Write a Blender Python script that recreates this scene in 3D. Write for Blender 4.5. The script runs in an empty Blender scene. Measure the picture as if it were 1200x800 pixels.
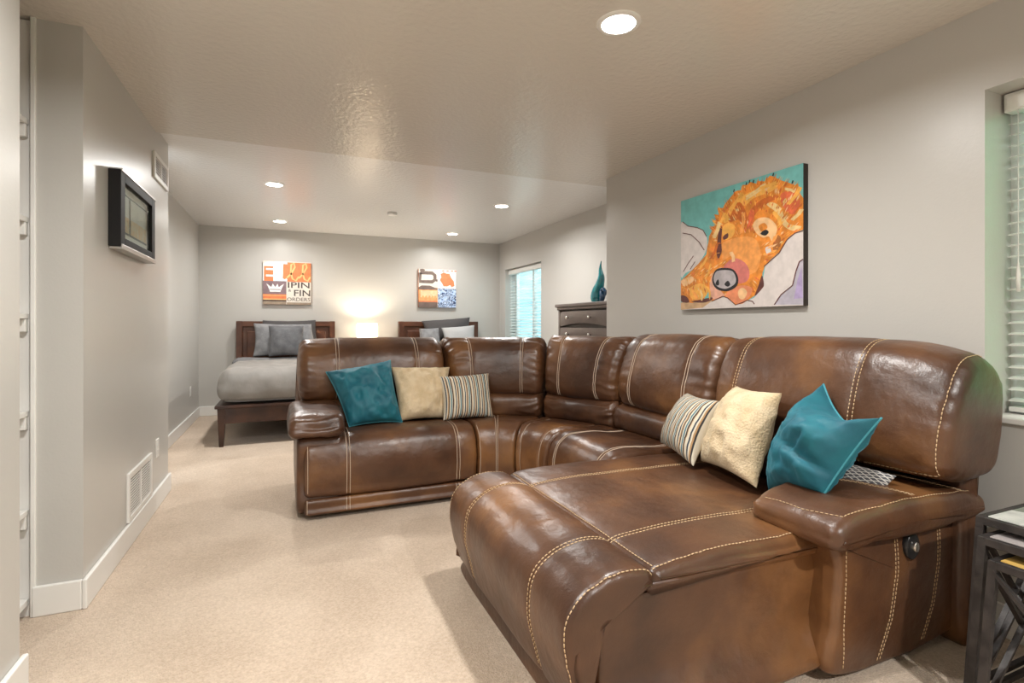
import bpy, bmesh, math, random
from mathutils import Vector, noise, Matrix
from mathutils.bvhtree import BVHTree
random.seed(7)
C = bpy.context.scene.collection
S = bpy.context.scene
PI = math.pi

# ------------------------------------------------------------------ camera
cam_d = bpy.data.cameras.new('camera')
cam_d.sensor_width = 36.0
cam_d.lens = 614 / 1200 * 36.0
cam_d.shift_y = -20 / 1200
cam_d.clip_start = 0.05
cam = bpy.data.objects.new('camera', cam_d)
C.objects.link(cam)
cam.location = (0, 0, 1.2)
cam.rotation_euler = (PI / 2, 0, -math.atan(262 / 614))
S.camera = cam

# ------------------------------------------------------------------ world, exposure
w = bpy.data.worlds.new('daylight')
S.world = w
w.use_nodes = True
bg = w.node_tree.nodes['Background']
bg.inputs['Color'].default_value = (0.80, 0.92, 1.0, 1)
bg.inputs['Strength'].default_value = 9.0
S.view_settings.view_transform = 'Standard'
S.view_settings.look = 'None'
S.view_settings.exposure = 0.0
S.view_settings.gamma = 1.0
S.view_settings.use_curve_mapping = False

# ------------------------------------------------------------------ ceiling lamp positions and power
LAMP_COL = (1.0, 0.985, 0.955)
NEAR_Z, FAR_Z = 2.46, 2.50
CEILING_LAMPS = [  # x, y, z, watts, label
    (1.27, 1.84, NEAR_Z, 29, 'large bright recessed ceiling light above the brown leather chaise'),
    (-0.12, 5.33, FAR_Z, 34, 'recessed ceiling light at far left, nearer of the two on that side'),
    (-0.10, 7.21, FAR_Z, 16, 'recessed ceiling light at far left, close to the back wall above the bed'),
    (2.15, 5.33, FAR_Z, 34, 'recessed ceiling light at far right, nearer of the two on that side'),
    (2.16, 7.24, FAR_Z, 16, 'recessed ceiling light at far right, close to the back wall'),
    (-0.30, 1.35, NEAR_Z, 36, 'added unseen ceiling light brightening the near left wall'),  # no lamp known here; added to lift the near left wall
    (1.27, -1.10, NEAR_Z, 85, 'added unseen fill light behind the camera'),  # added for ambient fill and bounce, no such lamp seen
]

# ------------------------------------------------------------------ materials
def nt(name):
    m = bpy.data.materials.new(name)
    m.use_nodes = True
    t = m.node_tree
    return m, t, t.nodes['Principled BSDF']

def N(t, kind, **kw):
    n = t.nodes.new(kind)
    for k, v in kw.items():
        if k in n.inputs:
            n.inputs[k].default_value = v
        else:
            setattr(n, k, v)
    return n

def coord(t, out='Object'):
    return N(t, 'ShaderNodeTexCoord').outputs[out]

def mat(name, col, rough=0.5, metal=0.0, col2=None, scale=5.0, bump=0.0, bscale=60.0, detail=3.0, spec=0.5, sheen=0.0, coat=0.0, bdist=0.01, lo=0.35, hi=0.65):
    m, t, p = nt(name)
    p.inputs['Base Color'].default_value = (*col, 1)
    p.inputs['Roughness'].default_value = rough
    p.inputs['Metallic'].default_value = metal
    p.inputs['Specular IOR Level'].default_value = spec
    if sheen:
        p.inputs['Sheen Weight'].default_value = sheen
        p.inputs['Sheen Roughness'].default_value = 0.4
        p.inputs['Sheen Tint'].default_value = (*[min(1, c * 2.5 + .1) for c in col], 1)
    if coat:
        p.inputs['Coat Weight'].default_value = coat
        p.inputs['Coat Roughness'].default_value = 0.2
    co = coord(t)
    if col2:
        n = N(t, 'ShaderNodeTexNoise', Scale=scale, Detail=detail)
        t.links.new(co, n.inputs['Vector'])
        r = N(t, 'ShaderNodeValToRGB')
        r.color_ramp.elements[0].position = lo
        r.color_ramp.elements[1].position = hi
        r.color_ramp.elements[0].color = (*col, 1)
        r.color_ramp.elements[1].color = (*col2, 1)
        t.links.new(n.outputs['Fac'], r.inputs['Fac'])
        t.links.new(r.outputs['Color'], p.inputs['Base Color'])
    if bump:
        b = N(t, 'ShaderNodeBump', Strength=bump, Distance=bdist)
        n = N(t, 'ShaderNodeTexNoise', Scale=bscale, Detail=3.0)
        t.links.new(co, n.inputs['Vector'])
        t.links.new(n.outputs['Fac'], b.inputs['Height'])
        t.links.new(b.outputs['Normal'], p.inputs['Normal'])
    return m

def leather_mat():
    m, t, p = nt('brown_leather')
    co = coord(t)
    n = N(t, 'ShaderNodeTexNoise', Scale=2.6, Detail=4.0)
    t.links.new(co, n.inputs['Vector'])
    r = N(t, 'ShaderNodeValToRGB')
    e = r.color_ramp.elements
    e[0].position, e[0].color = 0.34, (0.048, 0.019, 0.009, 1)
    e[1].position, e[1].color = 0.70, (0.20, 0.088, 0.030, 1)
    k = e.new(0.52); k.color = (0.098, 0.041, 0.018, 1)
    t.links.new(n.outputs['Fac'], r.inputs['Fac'])
    t.links.new(r.outputs['Color'], p.inputs['Base Color'])
    n2 = N(t, 'ShaderNodeTexNoise', Scale=9.0, Detail=3.0)
    t.links.new(co, n2.inputs['Vector'])
    mr = N(t, 'ShaderNodeMapRange')
    mr.inputs['To Min'].default_value = 0.27
    mr.inputs['To Max'].default_value = 0.44
    t.links.new(n2.outputs['Fac'], mr.inputs['Value'])
    t.links.new(mr.outputs['Result'], p.inputs['Roughness'])
    p.inputs['Specular IOR Level'].default_value = 0.62
    v = N(t, 'ShaderNodeTexVoronoi', Scale=260.0)
    t.links.new(co, v.inputs['Vector'])
    b = N(t, 'ShaderNodeBump', Strength=0.10, Distance=0.002)
    t.links.new(v.outputs['Distance'], b.inputs['Height'])
    n3 = N(t, 'ShaderNodeTexNoise', Scale=14.0, Detail=4.0)
    t.links.new(co, n3.inputs['Vector'])
    b2 = N(t, 'ShaderNodeBump', Strength=0.34, Distance=0.014)
    t.links.new(n3.outputs['Fac'], b2.inputs['Height'])
    t.links.new(b.outputs['Normal'], b2.inputs['Normal'])
    t.links.new(b2.outputs['Normal'], p.inputs['Normal'])
    return m

def carpet_mat():
    m, t, p = nt('beige_carpet')
    co = coord(t)
    a = N(t, 'ShaderNodeTexNoise', Scale=2.2, Detail=4.0)
    b_ = N(t, 'ShaderNodeTexNoise', Scale=95.0, Detail=3.0)
    for q in (a, b_): t.links.new(co, q.inputs['Vector'])
    mx = N(t, 'ShaderNodeMix', data_type='FLOAT')
    mx.inputs['Factor'].default_value = 0.5
    t.links.new(a.outputs['Fac'], mx.inputs['A']); t.links.new(b_.outputs['Fac'], mx.inputs['B'])
    r = N(t, 'ShaderNodeValToRGB')
    e = r.color_ramp.elements
    e[0].position, e[0].color = 0.36, (0.50, 0.385, 0.285, 1)
    e[1].position, e[1].color = 0.64, (0.69, 0.56, 0.44, 1)
    t.links.new(mx.outputs['Result'], r.inputs['Fac'])
    t.links.new(r.outputs['Color'], p.inputs['Base Color'])
    p.inputs['Roughness'].default_value = 0.95
    p.inputs['Specular IOR Level'].default_value = 0.1
    p.inputs['Sheen Weight'].default_value = 0.2
    n = N(t, 'ShaderNodeTexNoise', Scale=160.0, Detail=4.0)
    t.links.new(co, n.inputs['Vector'])
    bp = N(t, 'ShaderNodeBump', Strength=0.7, Distance=0.012)
    t.links.new(n.outputs['Fac'], bp.inputs['Height'])
    t.links.new(bp.outputs['Normal'], p.inputs['Normal'])
    return m

def stripe_mat():
    m, t, p = nt('striped_fabric')
    uv = coord(t, 'UV')
    sx = N(t, 'ShaderNodeSeparateXYZ')
    t.links.new(uv, sx.inputs[0])
    ml = N(t, 'ShaderNodeMath', operation='MULTIPLY'); ml.inputs[1].default_value = 5.6
    t.links.new(sx.outputs['X'], ml.inputs[0])
    fr = N(t, 'ShaderNodeMath', operation='FRACT')
    t.links.new(ml.outputs[0], fr.inputs[0])
    r = N(t, 'ShaderNodeValToRGB')
    r.color_ramp.interpolation = 'CONSTANT'
    e = r.color_ramp.elements
    cream, teal, navy, tan, blk = (.66, .60, .48, 1), (.08, .20, .25, 1), (.035, .05, .075, 1), (.42, .25, .12, 1), (.03, .028, .03, 1)
    seq = [(0, cream), (.14, navy), (.24, cream), (.33, tan), (.42, blk), (.50, cream), (.62, teal), (.74, cream), (.80, blk), (.90, tan), (.95, cream)]
    e[0].position, e[0].color = seq[0]; e[1].position, e[1].color = seq[1]
    for ps, c in seq[2:]:
        k = e.new(ps); k.color = c
    t.links.new(fr.outputs[0], r.inputs['Fac'])
    t.links.new(r.outputs['Color'], p.inputs['Base Color'])
    p.inputs['Roughness'].default_value = 0.8
    n = N(t, 'ShaderNodeTexNoise', Scale=300.0)
    bp = N(t, 'ShaderNodeBump', Strength=0.3, Distance=0.003)
    t.links.new(n.outputs['Fac'], bp.inputs['Height']); t.links.new(bp.outputs['Normal'], p.inputs['Normal'])
    return m

def lattice_mat():
    m, t, p = nt('lattice_fabric')
    uv = coord(t, 'UV')
    mp = N(t, 'ShaderNodeMapping'); mp.inputs['Rotation'].default_value = (0, 0, PI / 4); mp.inputs['Scale'].default_value = (14, 14, 1)
    t.links.new(uv, mp.inputs['Vector'])
    br = N(t, 'ShaderNodeTexBrick', Scale=1.0)
    br.offset = 0
    br.inputs['Color1'].default_value = (.07, .07, .08, 1); br.inputs['Color2'].default_value = (.10, .10, .11, 1)
    br.inputs['Mortar'].default_value = (.62, .60, .56, 1)
    br.inputs['Mortar Size'].default_value = 0.12; br.inputs['Brick Width'].default_value = 1.0; br.inputs['Row Height'].default_value = 1.0
    t.links.new(mp.outputs['Vector'], br.inputs['Vector'])
    t.links.new(br.outputs['Color'], p.inputs['Base Color'])
    p.inputs['Roughness'].default_value = 0.8
    return m

def emit_mat(name, col, st):
    m, t, p = nt(name)
    p.inputs['Base Color'].default_value = (.9, .9, .88, 1)
    p.inputs['Emission Color'].default_value = (*col, 1)
    p.inputs['Emission Strength'].default_value = st
    return m

def pane_mat():
    m = bpy.data.materials.new('window_glass'); m.use_nodes = True
    t = m.node_tree; t.nodes.clear()
    o = N(t, 'ShaderNodeOutputMaterial'); a = N(t, 'ShaderNodeBsdfTransparent'); g = N(t, 'ShaderNodeBsdfGlossy')
    g.inputs['Roughness'].default_value = 0.02
    a.inputs['Color'].default_value = (.93, .97, .95, 1)
    lw = N(t, 'ShaderNodeLayerWeight', Blend=0.5); pw = N(t, 'ShaderNodeMath', operation='POWER'); pw.inputs[1].default_value = 4.0
    ma = N(t, 'ShaderNodeMath', operation='MULTIPLY_ADD'); ma.inputs[1].default_value = 0.35; ma.inputs[2].default_value = 0.03
    t.links.new(lw.outputs['Facing'], pw.inputs[0]); t.links.new(pw.outputs[0], ma.inputs[0])
    mx = N(t, 'ShaderNodeMixShader')
    t.links.new(ma.outputs[0], mx.inputs[0]); t.links.new(a.outputs[0], mx.inputs[1]); t.links.new(g.outputs[0], mx.inputs[2])
    t.links.new(mx.outputs[0], o.inputs[0])
    return m

def shade_mat():
    m = bpy.data.materials.new('lamp_shade_linen'); m.use_nodes = True
    t = m.node_tree; t.nodes.clear()
    o = N(t, 'ShaderNodeOutputMaterial'); d = N(t, 'ShaderNodeBsdfDiffuse'); tr = N(t, 'ShaderNodeBsdfTranslucent'); mx = N(t, 'ShaderNodeMixShader')
    d.inputs['Color'].default_value = (.85, .82, .76, 1); tr.inputs['Color'].default_value = (.95, .90, .82, 1)
    mx.inputs[0].default_value = .6
    t.links.new(d.outputs[0], mx.inputs[1]); t.links.new(tr.outputs[0], mx.inputs[2]); t.links.new(mx.outputs[0], o.inputs[0])
    return m

def squiggle_mat():
    m, t, p = nt('blue_squiggle_print')
    co = coord(t)
    n = N(t, 'ShaderNodeTexNoise', Scale=9.0, Detail=1.0, Distortion=1.2)
    t.links.new(co, n.inputs['Vector'])
    ml = N(t, 'ShaderNodeMath', operation='MULTIPLY'); ml.inputs[1].default_value = 9.0
    fr = N(t, 'ShaderNodeMath', operation='FRACT')
    t.links.new(n.outputs['Fac'], ml.inputs[0]); t.links.new(ml.outputs[0], fr.inputs[0])
    r = N(t, 'ShaderNodeValToRGB'); r.color_ramp.interpolation = 'CONSTANT'
    e = r.color_ramp.elements
    e[0].position, e[0].color = 0, (.03, .05, .14, 1)
    e[1].position, e[1].color = .42, (.42, .56, .80, 1)
    k = e.new(.8); k.color = (.70, .78, .90, 1)
    t.links.new(fr.outputs[0], r.inputs['Fac']); t.links.new(r.outputs['Color'], p.inputs['Base Color'])
    p.inputs['Roughness'].default_value = .6
    return m

def paint(name, col, var=0.25):
    var *= .7
    d = tuple(max(0, c * (1 - var)) for c in col); l = tuple(min(1, c * (1 + var)) for c in col)
    return mat('paint_' + name, d, .5, col2=l, scale=22.0, detail=4.0)

M = dict(
    leather=leather_mat(), carpet=carpet_mat(), stripe=stripe_mat(), lattice=lattice_mat(), glass=pane_mat(), shade=shade_mat(), squig=squiggle_mat(),
    wall=mat('greige_wall_paint', (.545, .528, .495), .34, bump=.10, bscale=90, bdist=.004, spec=.45),
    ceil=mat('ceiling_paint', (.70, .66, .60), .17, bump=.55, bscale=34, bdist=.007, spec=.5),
    ceil_far=mat('far_ceiling_pale', (.82, .81, .795), .18, bump=.4, bscale=34, bdist=.007, spec=.5),  # paler tone than the near ceiling
    trim=mat('white_trim_paint', (.80, .785, .75), .4),
    thread=mat('tan_thread', (.62, .44, .26), .7),
    thread_pale=mat('pale_thread', (.55, .43, .33), .7),
    dark_cloth=mat('dark_dust_cloth', (.015, .011, .009), .9),
    teal=mat('teal_velvet', (.006, .100, .145), .62, sheen=.5, col2=(.010, .145, .19), scale=9, bump=.2, bscale=30),
    teal_pipe=mat('teal_piping', (.05, .27, .33), .7, sheen=.4),
    cream=mat('cream_plush', (.60, .46, .28), .9, sheen=.35, col2=(.72, .58, .39), scale=14, bump=.6, bscale=110),
    black_plastic=mat('black_plastic', (.012, .012, .013), .3),
    chrome=mat('chrome', (.75, .74, .72), .2, metal=1),
    iron=mat('dark_iron', (.028, .024, .023), .5, metal=.3, col2=(.055, .047, .044), scale=18, bump=.15, bscale=60),
    wood=mat('espresso_wood', (.028, .011, .007), .33, col2=(.060, .024, .013), scale=7, spec=.5),
    headwood=mat('cherry_brown_wood', (.060, .020, .010), .3, col2=(.12, .045, .022), scale=6, spec=.55),
    chest=mat('espresso_chest_wood', (.105, .080, .068), .40, col2=(.135, .105, .090), scale=5, spec=.6),
    chest_dark=mat('chest_gap_shade', (.030, .020, .016), .5),  # shade in the gaps between drawers, put into a dark colour
    duvet=mat('grey_duvet_cotton', (.22, .205, .188), .85, col2=(.26, .243, .224), scale=6, bump=.25, bscale=25, sheen=.1),
    grey_sheet=mat('grey_sheet', (.17, .165, .17), .85, bump=.2, bscale=40),
    grey_sham=mat('mid_grey_sham', (.15, .15, .158), .75, col2=(.23, .23, .235), scale=12, bump=.3, bscale=50),
    grey_pillow=mat('slate_grey_pillow', (.070, .070, .076), .7, col2=(.115, .115, .122), scale=10, sheen=.3, bump=.25, bscale=60),
    dark_pillow=mat('charcoal_pillow', (.045, .040, .040), .75, sheen=.2, bump=.25, bscale=50),
    white_cloth=mat('white_pillow_cotton', (.36, .36, .36), .85, bump=.2, bscale=40),
    mattress=mat('mattress_ticking', (.62, .60, .56), .9),
    blind=mat('white_blind_slat', (.80, .80, .76), .45),
    cord=mat('white_cord', (.75, .74, .70), .7),
    vinyl=mat('white_vinyl_frame', (.78, .80, .78), .4),
    well_blue=mat('pale_blue_well_metal', (.38, .50, .53), .5, col2=(.46, .58, .60), scale=4),
    well_green=mat('foliage_green_well', (.20, .46, .26), .6, col2=(.32, .58, .34), scale=4),  # green of the outdoor foliage light, put into the well colour
    gravel=mat('gravel', (.22, .21, .19), .95, col2=(.4, .38, .35), scale=40, bump=.8, bscale=40),
    lens=emit_mat('lit_lamp_lens', (1, .95, .86), 14.0),
    bulb=emit_mat('lit_bulb', (1, .86, .66), 20.0),
    glass_teal=mat('teal_art_glass', (.004, .16, .20), .08, col2=(.008, .26, .28), scale=12, coat=.6, spec=.7),
    glass_blue=mat('deep_blue_art_glass', (.004, .055, .13), .08, coat=.6, spec=.7),
    ceramic=mat('lamp_base_ceramic', (.32, .26, .20), .3),
    silver=mat('brushed_silver_frame', (.48, .46, .44), .35, metal=.8),
    black_frame=mat('black_frame', (.010, .009, .009), .6, spec=.25),
    mat_board=mat('pale_mat_board', (.55, .51, .47), .7),
    vent_dark=mat('duct_shade', (.05, .045, .04), .9),
    canvas_side=mat('dark_canvas_edge', (.030, .022, .018), .6),
    canvas_or=mat('orange_canvas_edge', (.42, .13, .05), .6),
)

# ------------------------------------------------------------------ object helpers
def rootloc(p):
    v = Vector((0, 0, 0))
    while p is not None:
        v += p.location
        p = p.parent
    return v

def emit(name, bm, m, parent=None, smooth=True, kind=None, autosharp=None):
    """link a bmesh (world coordinates) as ONE mesh object"""
    bmesh.ops.recalc_face_normals(bm, faces=bm.faces)
    me = bpy.data.meshes.new(name)
    o = bpy.data.objects.new(name, me)
    if parent is not None:
        sh = rootloc(parent)
    else:
        xs = [v.co for v in bm.verts]
        lo = Vector([min(c[i] for c in xs) for i in range(3)]); hi = Vector([max(c[i] for c in xs) for i in range(3)])
        sh = Vector(((lo.x + hi.x) / 2, (lo.y + hi.y) / 2, lo.z))
        o.location = sh
    for v in bm.verts: v.co -= sh
    if smooth:
        for f in bm.faces: f.smooth = True
        if autosharp:
            for e in bm.edges:
                if len(e.link_faces) == 2 and e.calc_face_angle(0) > autosharp: e.smooth = False
    bm.to_mesh(me); bm.free()
    for q in (m if isinstance(m, (list, tuple)) else [m]): me.materials.append(q)
    C.objects.link(o)
    if parent is not None: o.parent = parent
    if kind: o['kind'] = kind
    return o

def thing(name, label, cat, loc, group=None):
    o = bpy.data.objects.new(name, None); C.objects.link(o)
    o.location = loc; o.empty_display_size = .1
    o['label'] = label; o['category'] = cat
    if group: o['group'] = group
    return o

def tag(o, label, cat, group=None):
    o['label'] = label; o['category'] = cat
    if group: o['group'] = group
    return o

def copy_tree(o, parent=None):
    c = o.copy(); C.objects.link(c)
    if parent is not None: c.parent = parent
    for ch in list(o.children): copy_tree(ch, c)
    return c

def box(bm, x0, x1, y0, y1, z0, z1, bev=0.0, seg=2):
    r = bmesh.ops.create_cube(bm, size=1.0)
    vs = r['verts']
    for v in vs:
        v.co = Vector(((x0 + x1) / 2 + v.co.x * (x1 - x0), (y0 + y1) / 2 + v.co.y * (y1 - y0), (z0 + z1) / 2 + v.co.z * (z1 - z0)))
    if bev:
        es = list({e for v in vs for e in v.link_edges})
        bmesh.ops.bevel(bm, geom=es, offset=bev, segments=seg, affect='EDGES', profile=.5)
    return vs

def boxes(*bs, bev=0.0):
    bm = bmesh.new()
    for b in bs: box(bm, *b, bev=bev)
    return bm

def bar(bm, p, q, wd, th, up=(0, 0, 1)):
    """square bar from p to q"""
    p = Vector(p); q = Vector(q); d = (q - p).normalized(); up = Vector(up)
    if abs(d.dot(up)) > .95: up = Vector((1, 0, 0))
    a = d.cross(up).normalized(); b = a.cross(d).normalized()
    vs = [bm.verts.new(c + a * sa * wd / 2 + b * sb * th / 2) for c in (p, q) for sa, sb in ((-1, -1), (1, -1), (1, 1), (-1, 1))]
    for f in ((0, 1, 2, 3), (7, 6, 5, 4), (0, 4, 5, 1), (1, 5, 6, 2), (2, 6, 7, 3), (3, 7, 4, 0)):
        bm.faces.new([vs[i] for i in f])

def tube(bm, pts, r, seg=6, closed=False):
    pts = [Vector(p) for p in pts]; n = len(pts)
    rr = r if isinstance(r, (list, tuple)) else [r] * n
    rings = []; a = None
    for i in range(n):
        if closed: t = pts[(i + 1) % n] - pts[i - 1]
        else: t = pts[min(i + 1, n - 1)] - pts[max(i - 1, 0)]
        if t.length < 1e-9: t = Vector((0, 0, 1))
        t.normalize()
        if a is None:
            a = t.orthogonal().normalized()
        else:
            a = a - t * a.dot(t)
            a = a.normalized() if a.length > 1e-6 else t.orthogonal().normalized()
        b = t.cross(a)
        rings.append([bm.verts.new(pts[i] + (a * math.cos(2 * PI * k / seg) + b * math.sin(2 * PI * k / seg)) * rr[i]) for k in range(seg)])
    for i in range(n if closed else n - 1):
        A, B = rings[i], rings[(i + 1) % n]
        for k in range(seg):
            bm.faces.new((A[k], A[(k + 1) % seg], B[(k + 1) % seg], B[k]))
    if not closed:
        bm.faces.new(rings[0][::-1]); bm.faces.new(rings[-1])

def dashed(bm, pts, r, dash=None, gap=.004):
    """thread along pts, optionally broken into stitches"""
    if not dash:
        tube(bm, pts, r, 5); return
    pts = [Vector(p) for p in pts]
    L = [0.0]
    for i in range(1, len(pts)): L.append(L[-1] + (pts[i] - pts[i - 1]).length)
    def at(l):
        for i in range(1, len(L)):
            if l <= L[i]:
                k = (l - L[i - 1]) / max(1e-9, L[i] - L[i - 1]); return pts[i - 1].lerp(pts[i], k)
        return pts[-1]
    l = 0
    while l + dash < L[-1]:
        tube(bm, [at(l), at(l + dash * .5), at(l + dash)], [r * .7, r, r * .7], 4)
        l += dash + gap

def lathe(bm, prof, cx, cy, seg=24, cap=True):
    rings = [[bm.verts.new((cx + r * math.cos(2 * PI * k / seg), cy + r * math.sin(2 * PI * k / seg), z)) for k in range(seg)] for r, z in prof]
    for A, B in zip(rings, rings[1:]):
        for k in range(seg): bm.faces.new((A[k], A[(k + 1) % seg], B[(k + 1) % seg], B[k]))
    if cap:
        bm.faces.new(rings[0][::-1]); bm.faces.new(rings[-1])

class Loft:
    """a padded form: a closed profile swept along s with rounded ends, seams pulled in and gathers near the ends"""
    def __init__(s, ctrl, W, mp, r=.03, K=6, nmid=26, grooves=(), gd=.006, gw=.012, puff=0.0, wr=.0025, gather=.006, seed=0, dome=.012, gl=.10):
        s.W, s.mp, s.r, s.grooves, s.gd, s.gw, s.puff, s.wr, s.gather, s.seed, s.dome, s.gl = W, mp, r, grooves, gd, gw, puff, wr, gather, seed, dome, gl
        n = len(ctrl); P = []
        for i in range(n):
            p0, p1, p2, p3 = [Vector(ctrl[(i + k) % n]) for k in (-1, 0, 1, 2)]
            for j in range(K):
                t = j / K
                P.append(.5 * ((2 * p1) + (p2 - p0) * t + (2 * p0 - 5 * p1 + 4 * p2 - p3) * t * t + (3 * p1 - p0 - 3 * p2 + p3) * t ** 3))
        s.K, s.P = K, P
        m = len(P)
        area = sum(P[i].x * P[(i + 1) % m].y - P[(i + 1) % m].x * P[i].y for i in range(m))
        sg = 1 if area > 0 else -1
        s.Nn = []
        for i in range(m):
            t = (P[(i + 1) % m] - P[i - 1]).normalized()
            s.Nn.append(Vector((t.y * sg, -t.x * sg)))
        s.cen = sum(P, Vector((0, 0))) / m
        st = []
        for k in range(6):
            st.append(r * (1 - math.cos(k / 6 * PI / 2)))
        mid = [r + (W - 2 * r) * k / nmid for k in range(nmid + 1)]
        for g in grooves:
            mid += [g - gw, g, g + gw]
        st = sorted(set(round(x, 5) for x in st + mid + [W - x for x in st]))
        s.st = st
    def pt(s, sv, q, lift=0.0):
        m = len(s.P); i0 = int(math.floor(q)) % m; i1 = (i0 + 1) % m; f = q - math.floor(q)
        p = s.P[i0].lerp(s.P[i1], f); n = s.Nn[i0].lerp(s.Nn[i1], f).normalized()
        e = min(sv, s.W - sv); off = 0.0
        if e < s.r: off -= s.r - math.sqrt(max(0, s.r ** 2 - (s.r - e) ** 2))
        for g in s.grooves: off -= s.gd * math.exp(-((sv - g) / s.gw) ** 2)
        if s.puff: off += s.puff * (1 - (2 * sv / s.W - 1) ** 2)
        k = p * 7
        if s.wr: off += s.wr * noise.noise(Vector((sv * 6, k.x + s.seed, k.y))) * 1.6
        if s.gather:
            off += s.gather * math.exp(-e / s.gl) * (.45 - abs(noise.noise(Vector((sv * 5, k.x * 2.6 + s.seed * 3.1, k.y * 2.6 + math.sin(sv * 22 + s.seed) * .25))))) * 2.0
        p = p + n * (off + lift)
        return Vector(s.mp(sv, p.x, p.y))
    def build(s):
        bm = bmesh.new(); m = len(s.P)
        R = [[bm.verts.new(s.pt(sv, j)) for j in range(m)] for sv in s.st]
        for A, B in zip(R, R[1:]):
            for j in range(m): bm.faces.new((A[j], A[(j + 1) % m], B[(j + 1) % m], B[j]))
        for ring, sgn in ((R[0], -1), (R[-1], 1)):
            cen = sum((v.co for v in ring), Vector()) / m
            a = Vector(s.mp(s.W * .5, *s.cen)); b = Vector(s.mp(s.W * .5 + .01, *s.cen)); ax = (b - a).normalized() * sgn
            prev = ring
            for sc in (.8, .5, .2):
                cur = [bm.verts.new(cen.lerp(v.co, sc) + ax * s.dome * (1 - sc * sc)) for v in ring]
                for j in range(m): bm.faces.new((prev[j], prev[(j + 1) % m], cur[(j + 1) % m], cur[j]))
                prev = cur
            c = bm.verts.new(cen + ax * s.dome)
            for j in range(m): bm.faces.new((prev[j], prev[(j + 1) % m], c))
        return bm
    def line(s, sv, c0, c1, lift=.001, step=1.0):
        q0, q1 = c0 * s.K, c1 * s.K; n = max(2, int((q1 - q0) / step))
        return [s.pt(sv, q0 + (q1 - q0) * i / n, lift) for i in range(n + 1)]
    def along(s, c, s0, s1, n=30, lift=.001):
        return [s.pt(s0 + (s1 - s0) * i / n, c * s.K, lift) for i in range(n + 1)]

def seam(parent, lines, r=.0022, dash=None, m=None, name='stitching', gap=.004):
    bm = bmesh.new()
    for l in lines: dashed(bm, l, r, dash, gap)
    o = emit(name, bm, m or M['thread_pale'], parent, kind='stuff')
    o['label'] = 'pale thread stitching'
    return o

def double(L, sv, c0, c1, hw=.010, lift=.0012, step=1.0):
    return [L.line(sv - hw, c0, c1, lift, step), L.line(sv + hw, c0, c1, lift, step)]

def pillow(name, corners, t, m, label, cat='pillow', group=None, n=40, inset=.07, seed=0, wr=.010, piping=None, fold=None, pr=.004, back=.28):
    """stuffed pillow on four corner points BL, BR, TR, TL; front faces (BR-BL) x (TL-BL)"""
    group = group or ('throw pillows on the sofa' if name == 'throw_pillow' else 'pillows on the beds')
    BL, BR, TR, TL = [Vector(c) for c in corners]
    nrm = ((BR - BL).cross(TL - BL) + (TR - TL).cross(TR - BR)).normalized()
    cen = (BL + BR + TR + TL) / 4
    bm = bmesh.new(); uvl = bm.loops.layers.uv.new('UVMap')
    def base(u, v):
        uu = u * (1 - inset * (1 - v * v)); vv = v * (1 - inset * (1 - u * u))
        a, b = (uu + 1) / 2, (vv + 1) / 2
        return (BL * (1 - a) + BR * a) * (1 - b) + (TL * (1 - a) + TR * a) * b
    def off(u, v, sd):
        k = max(0.0, (1 - u * u) * (1 - v * v))
        h = t * (1 - back if sd > 0 else back) * k ** .42
        wv = noise.noise(Vector((u * 2.2 + seed, v * 2.2, sd))) + .6 * noise.noise(Vector((u * 5 + seed, v * 5 - seed, sd * 2)))
        rid = .35 - abs(noise.noise(Vector((u * 2.6 + v * .8 + seed * 2, v * 2.0 - u * .6, sd * 3 + seed))))
        rid2 = .30 - abs(noise.noise(Vector((u * 5.5 - v * 2 + seed, v * 4.5 + u, sd + seed * 4))))
        h += wr * (wv * .6 + rid * 1.4 + rid2 * .8) * min(1, k * 4) ** .5
        d = nrm * h * sd
        if fold: d += fold(u, v, sd)
        return d
    F = {}; B = {}
    for i in range(n + 1):
        for j in range(n + 1):
            u = math.sin((i / n - .5) * PI); v = math.sin((j / n - .5) * PI)
            edge = i in (0, n) or j in (0, n)
            F[i, j] = bm.verts.new(base(u, v) + off(u, v, 1))
            B[i, j] = F[i, j] if edge else bm.verts.new(base(u, v) + off(u, v, -1))
    def uvof(i, j): return (math.sin((i / n - .5) * PI) * .5 + .5, math.sin((j / n - .5) * PI) * .5 + .5)
    for i in range(n):
        for j in range(n):
            ks = [(i, j), (i + 1, j), (i + 1, j + 1), (i, j + 1)]
            for G, kk in ((F, ks), (B, ks[::-1])):
                f = bm.faces.new([G[k] for k in kk])
                for lp, k in zip(f.loops, kk): lp[uvl].uv = uvof(*k)
    border = [F[i, 0].co.copy() for i in range(n)] + [F[n, j].co.copy() for j in range(n)] + [F[i, n].co.copy() for i in range(n, 0, -1)] + [F[0, j].co.copy() for j in range(n, 0, -1)]
    if piping:
        lo = min((v.co.z for v in bm.verts))
        o = thing(name, label, cat, (cen.x, cen.y, lo), group)
        emit('cushion_cover', bm, m, o)
        pb = bmesh.new(); tube(pb, border, pr, 6, closed=True)
        emit('piping', pb, piping, o)
    else:
        o = emit(name, bm, m)
        tag(o, label, cat, group)
    return o

# ------------------------------------------------------------------ setting
def struct(name, bm, m, smooth=False):
    o = emit(name, bm, m, None, smooth); o['kind'] = 'structure'
    return o
NY = -2.6
struct('floor', boxes((-1.6, 3.4, NY - .1, 8.1, -.08, 0)), M['carpet'])
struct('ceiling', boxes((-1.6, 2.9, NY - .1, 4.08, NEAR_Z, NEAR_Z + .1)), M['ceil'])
struct('ceiling', boxes((-1.3, 3.4, 4.08, 8.1, FAR_Z, FAR_Z + .1)), M['ceil_far'])
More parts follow.
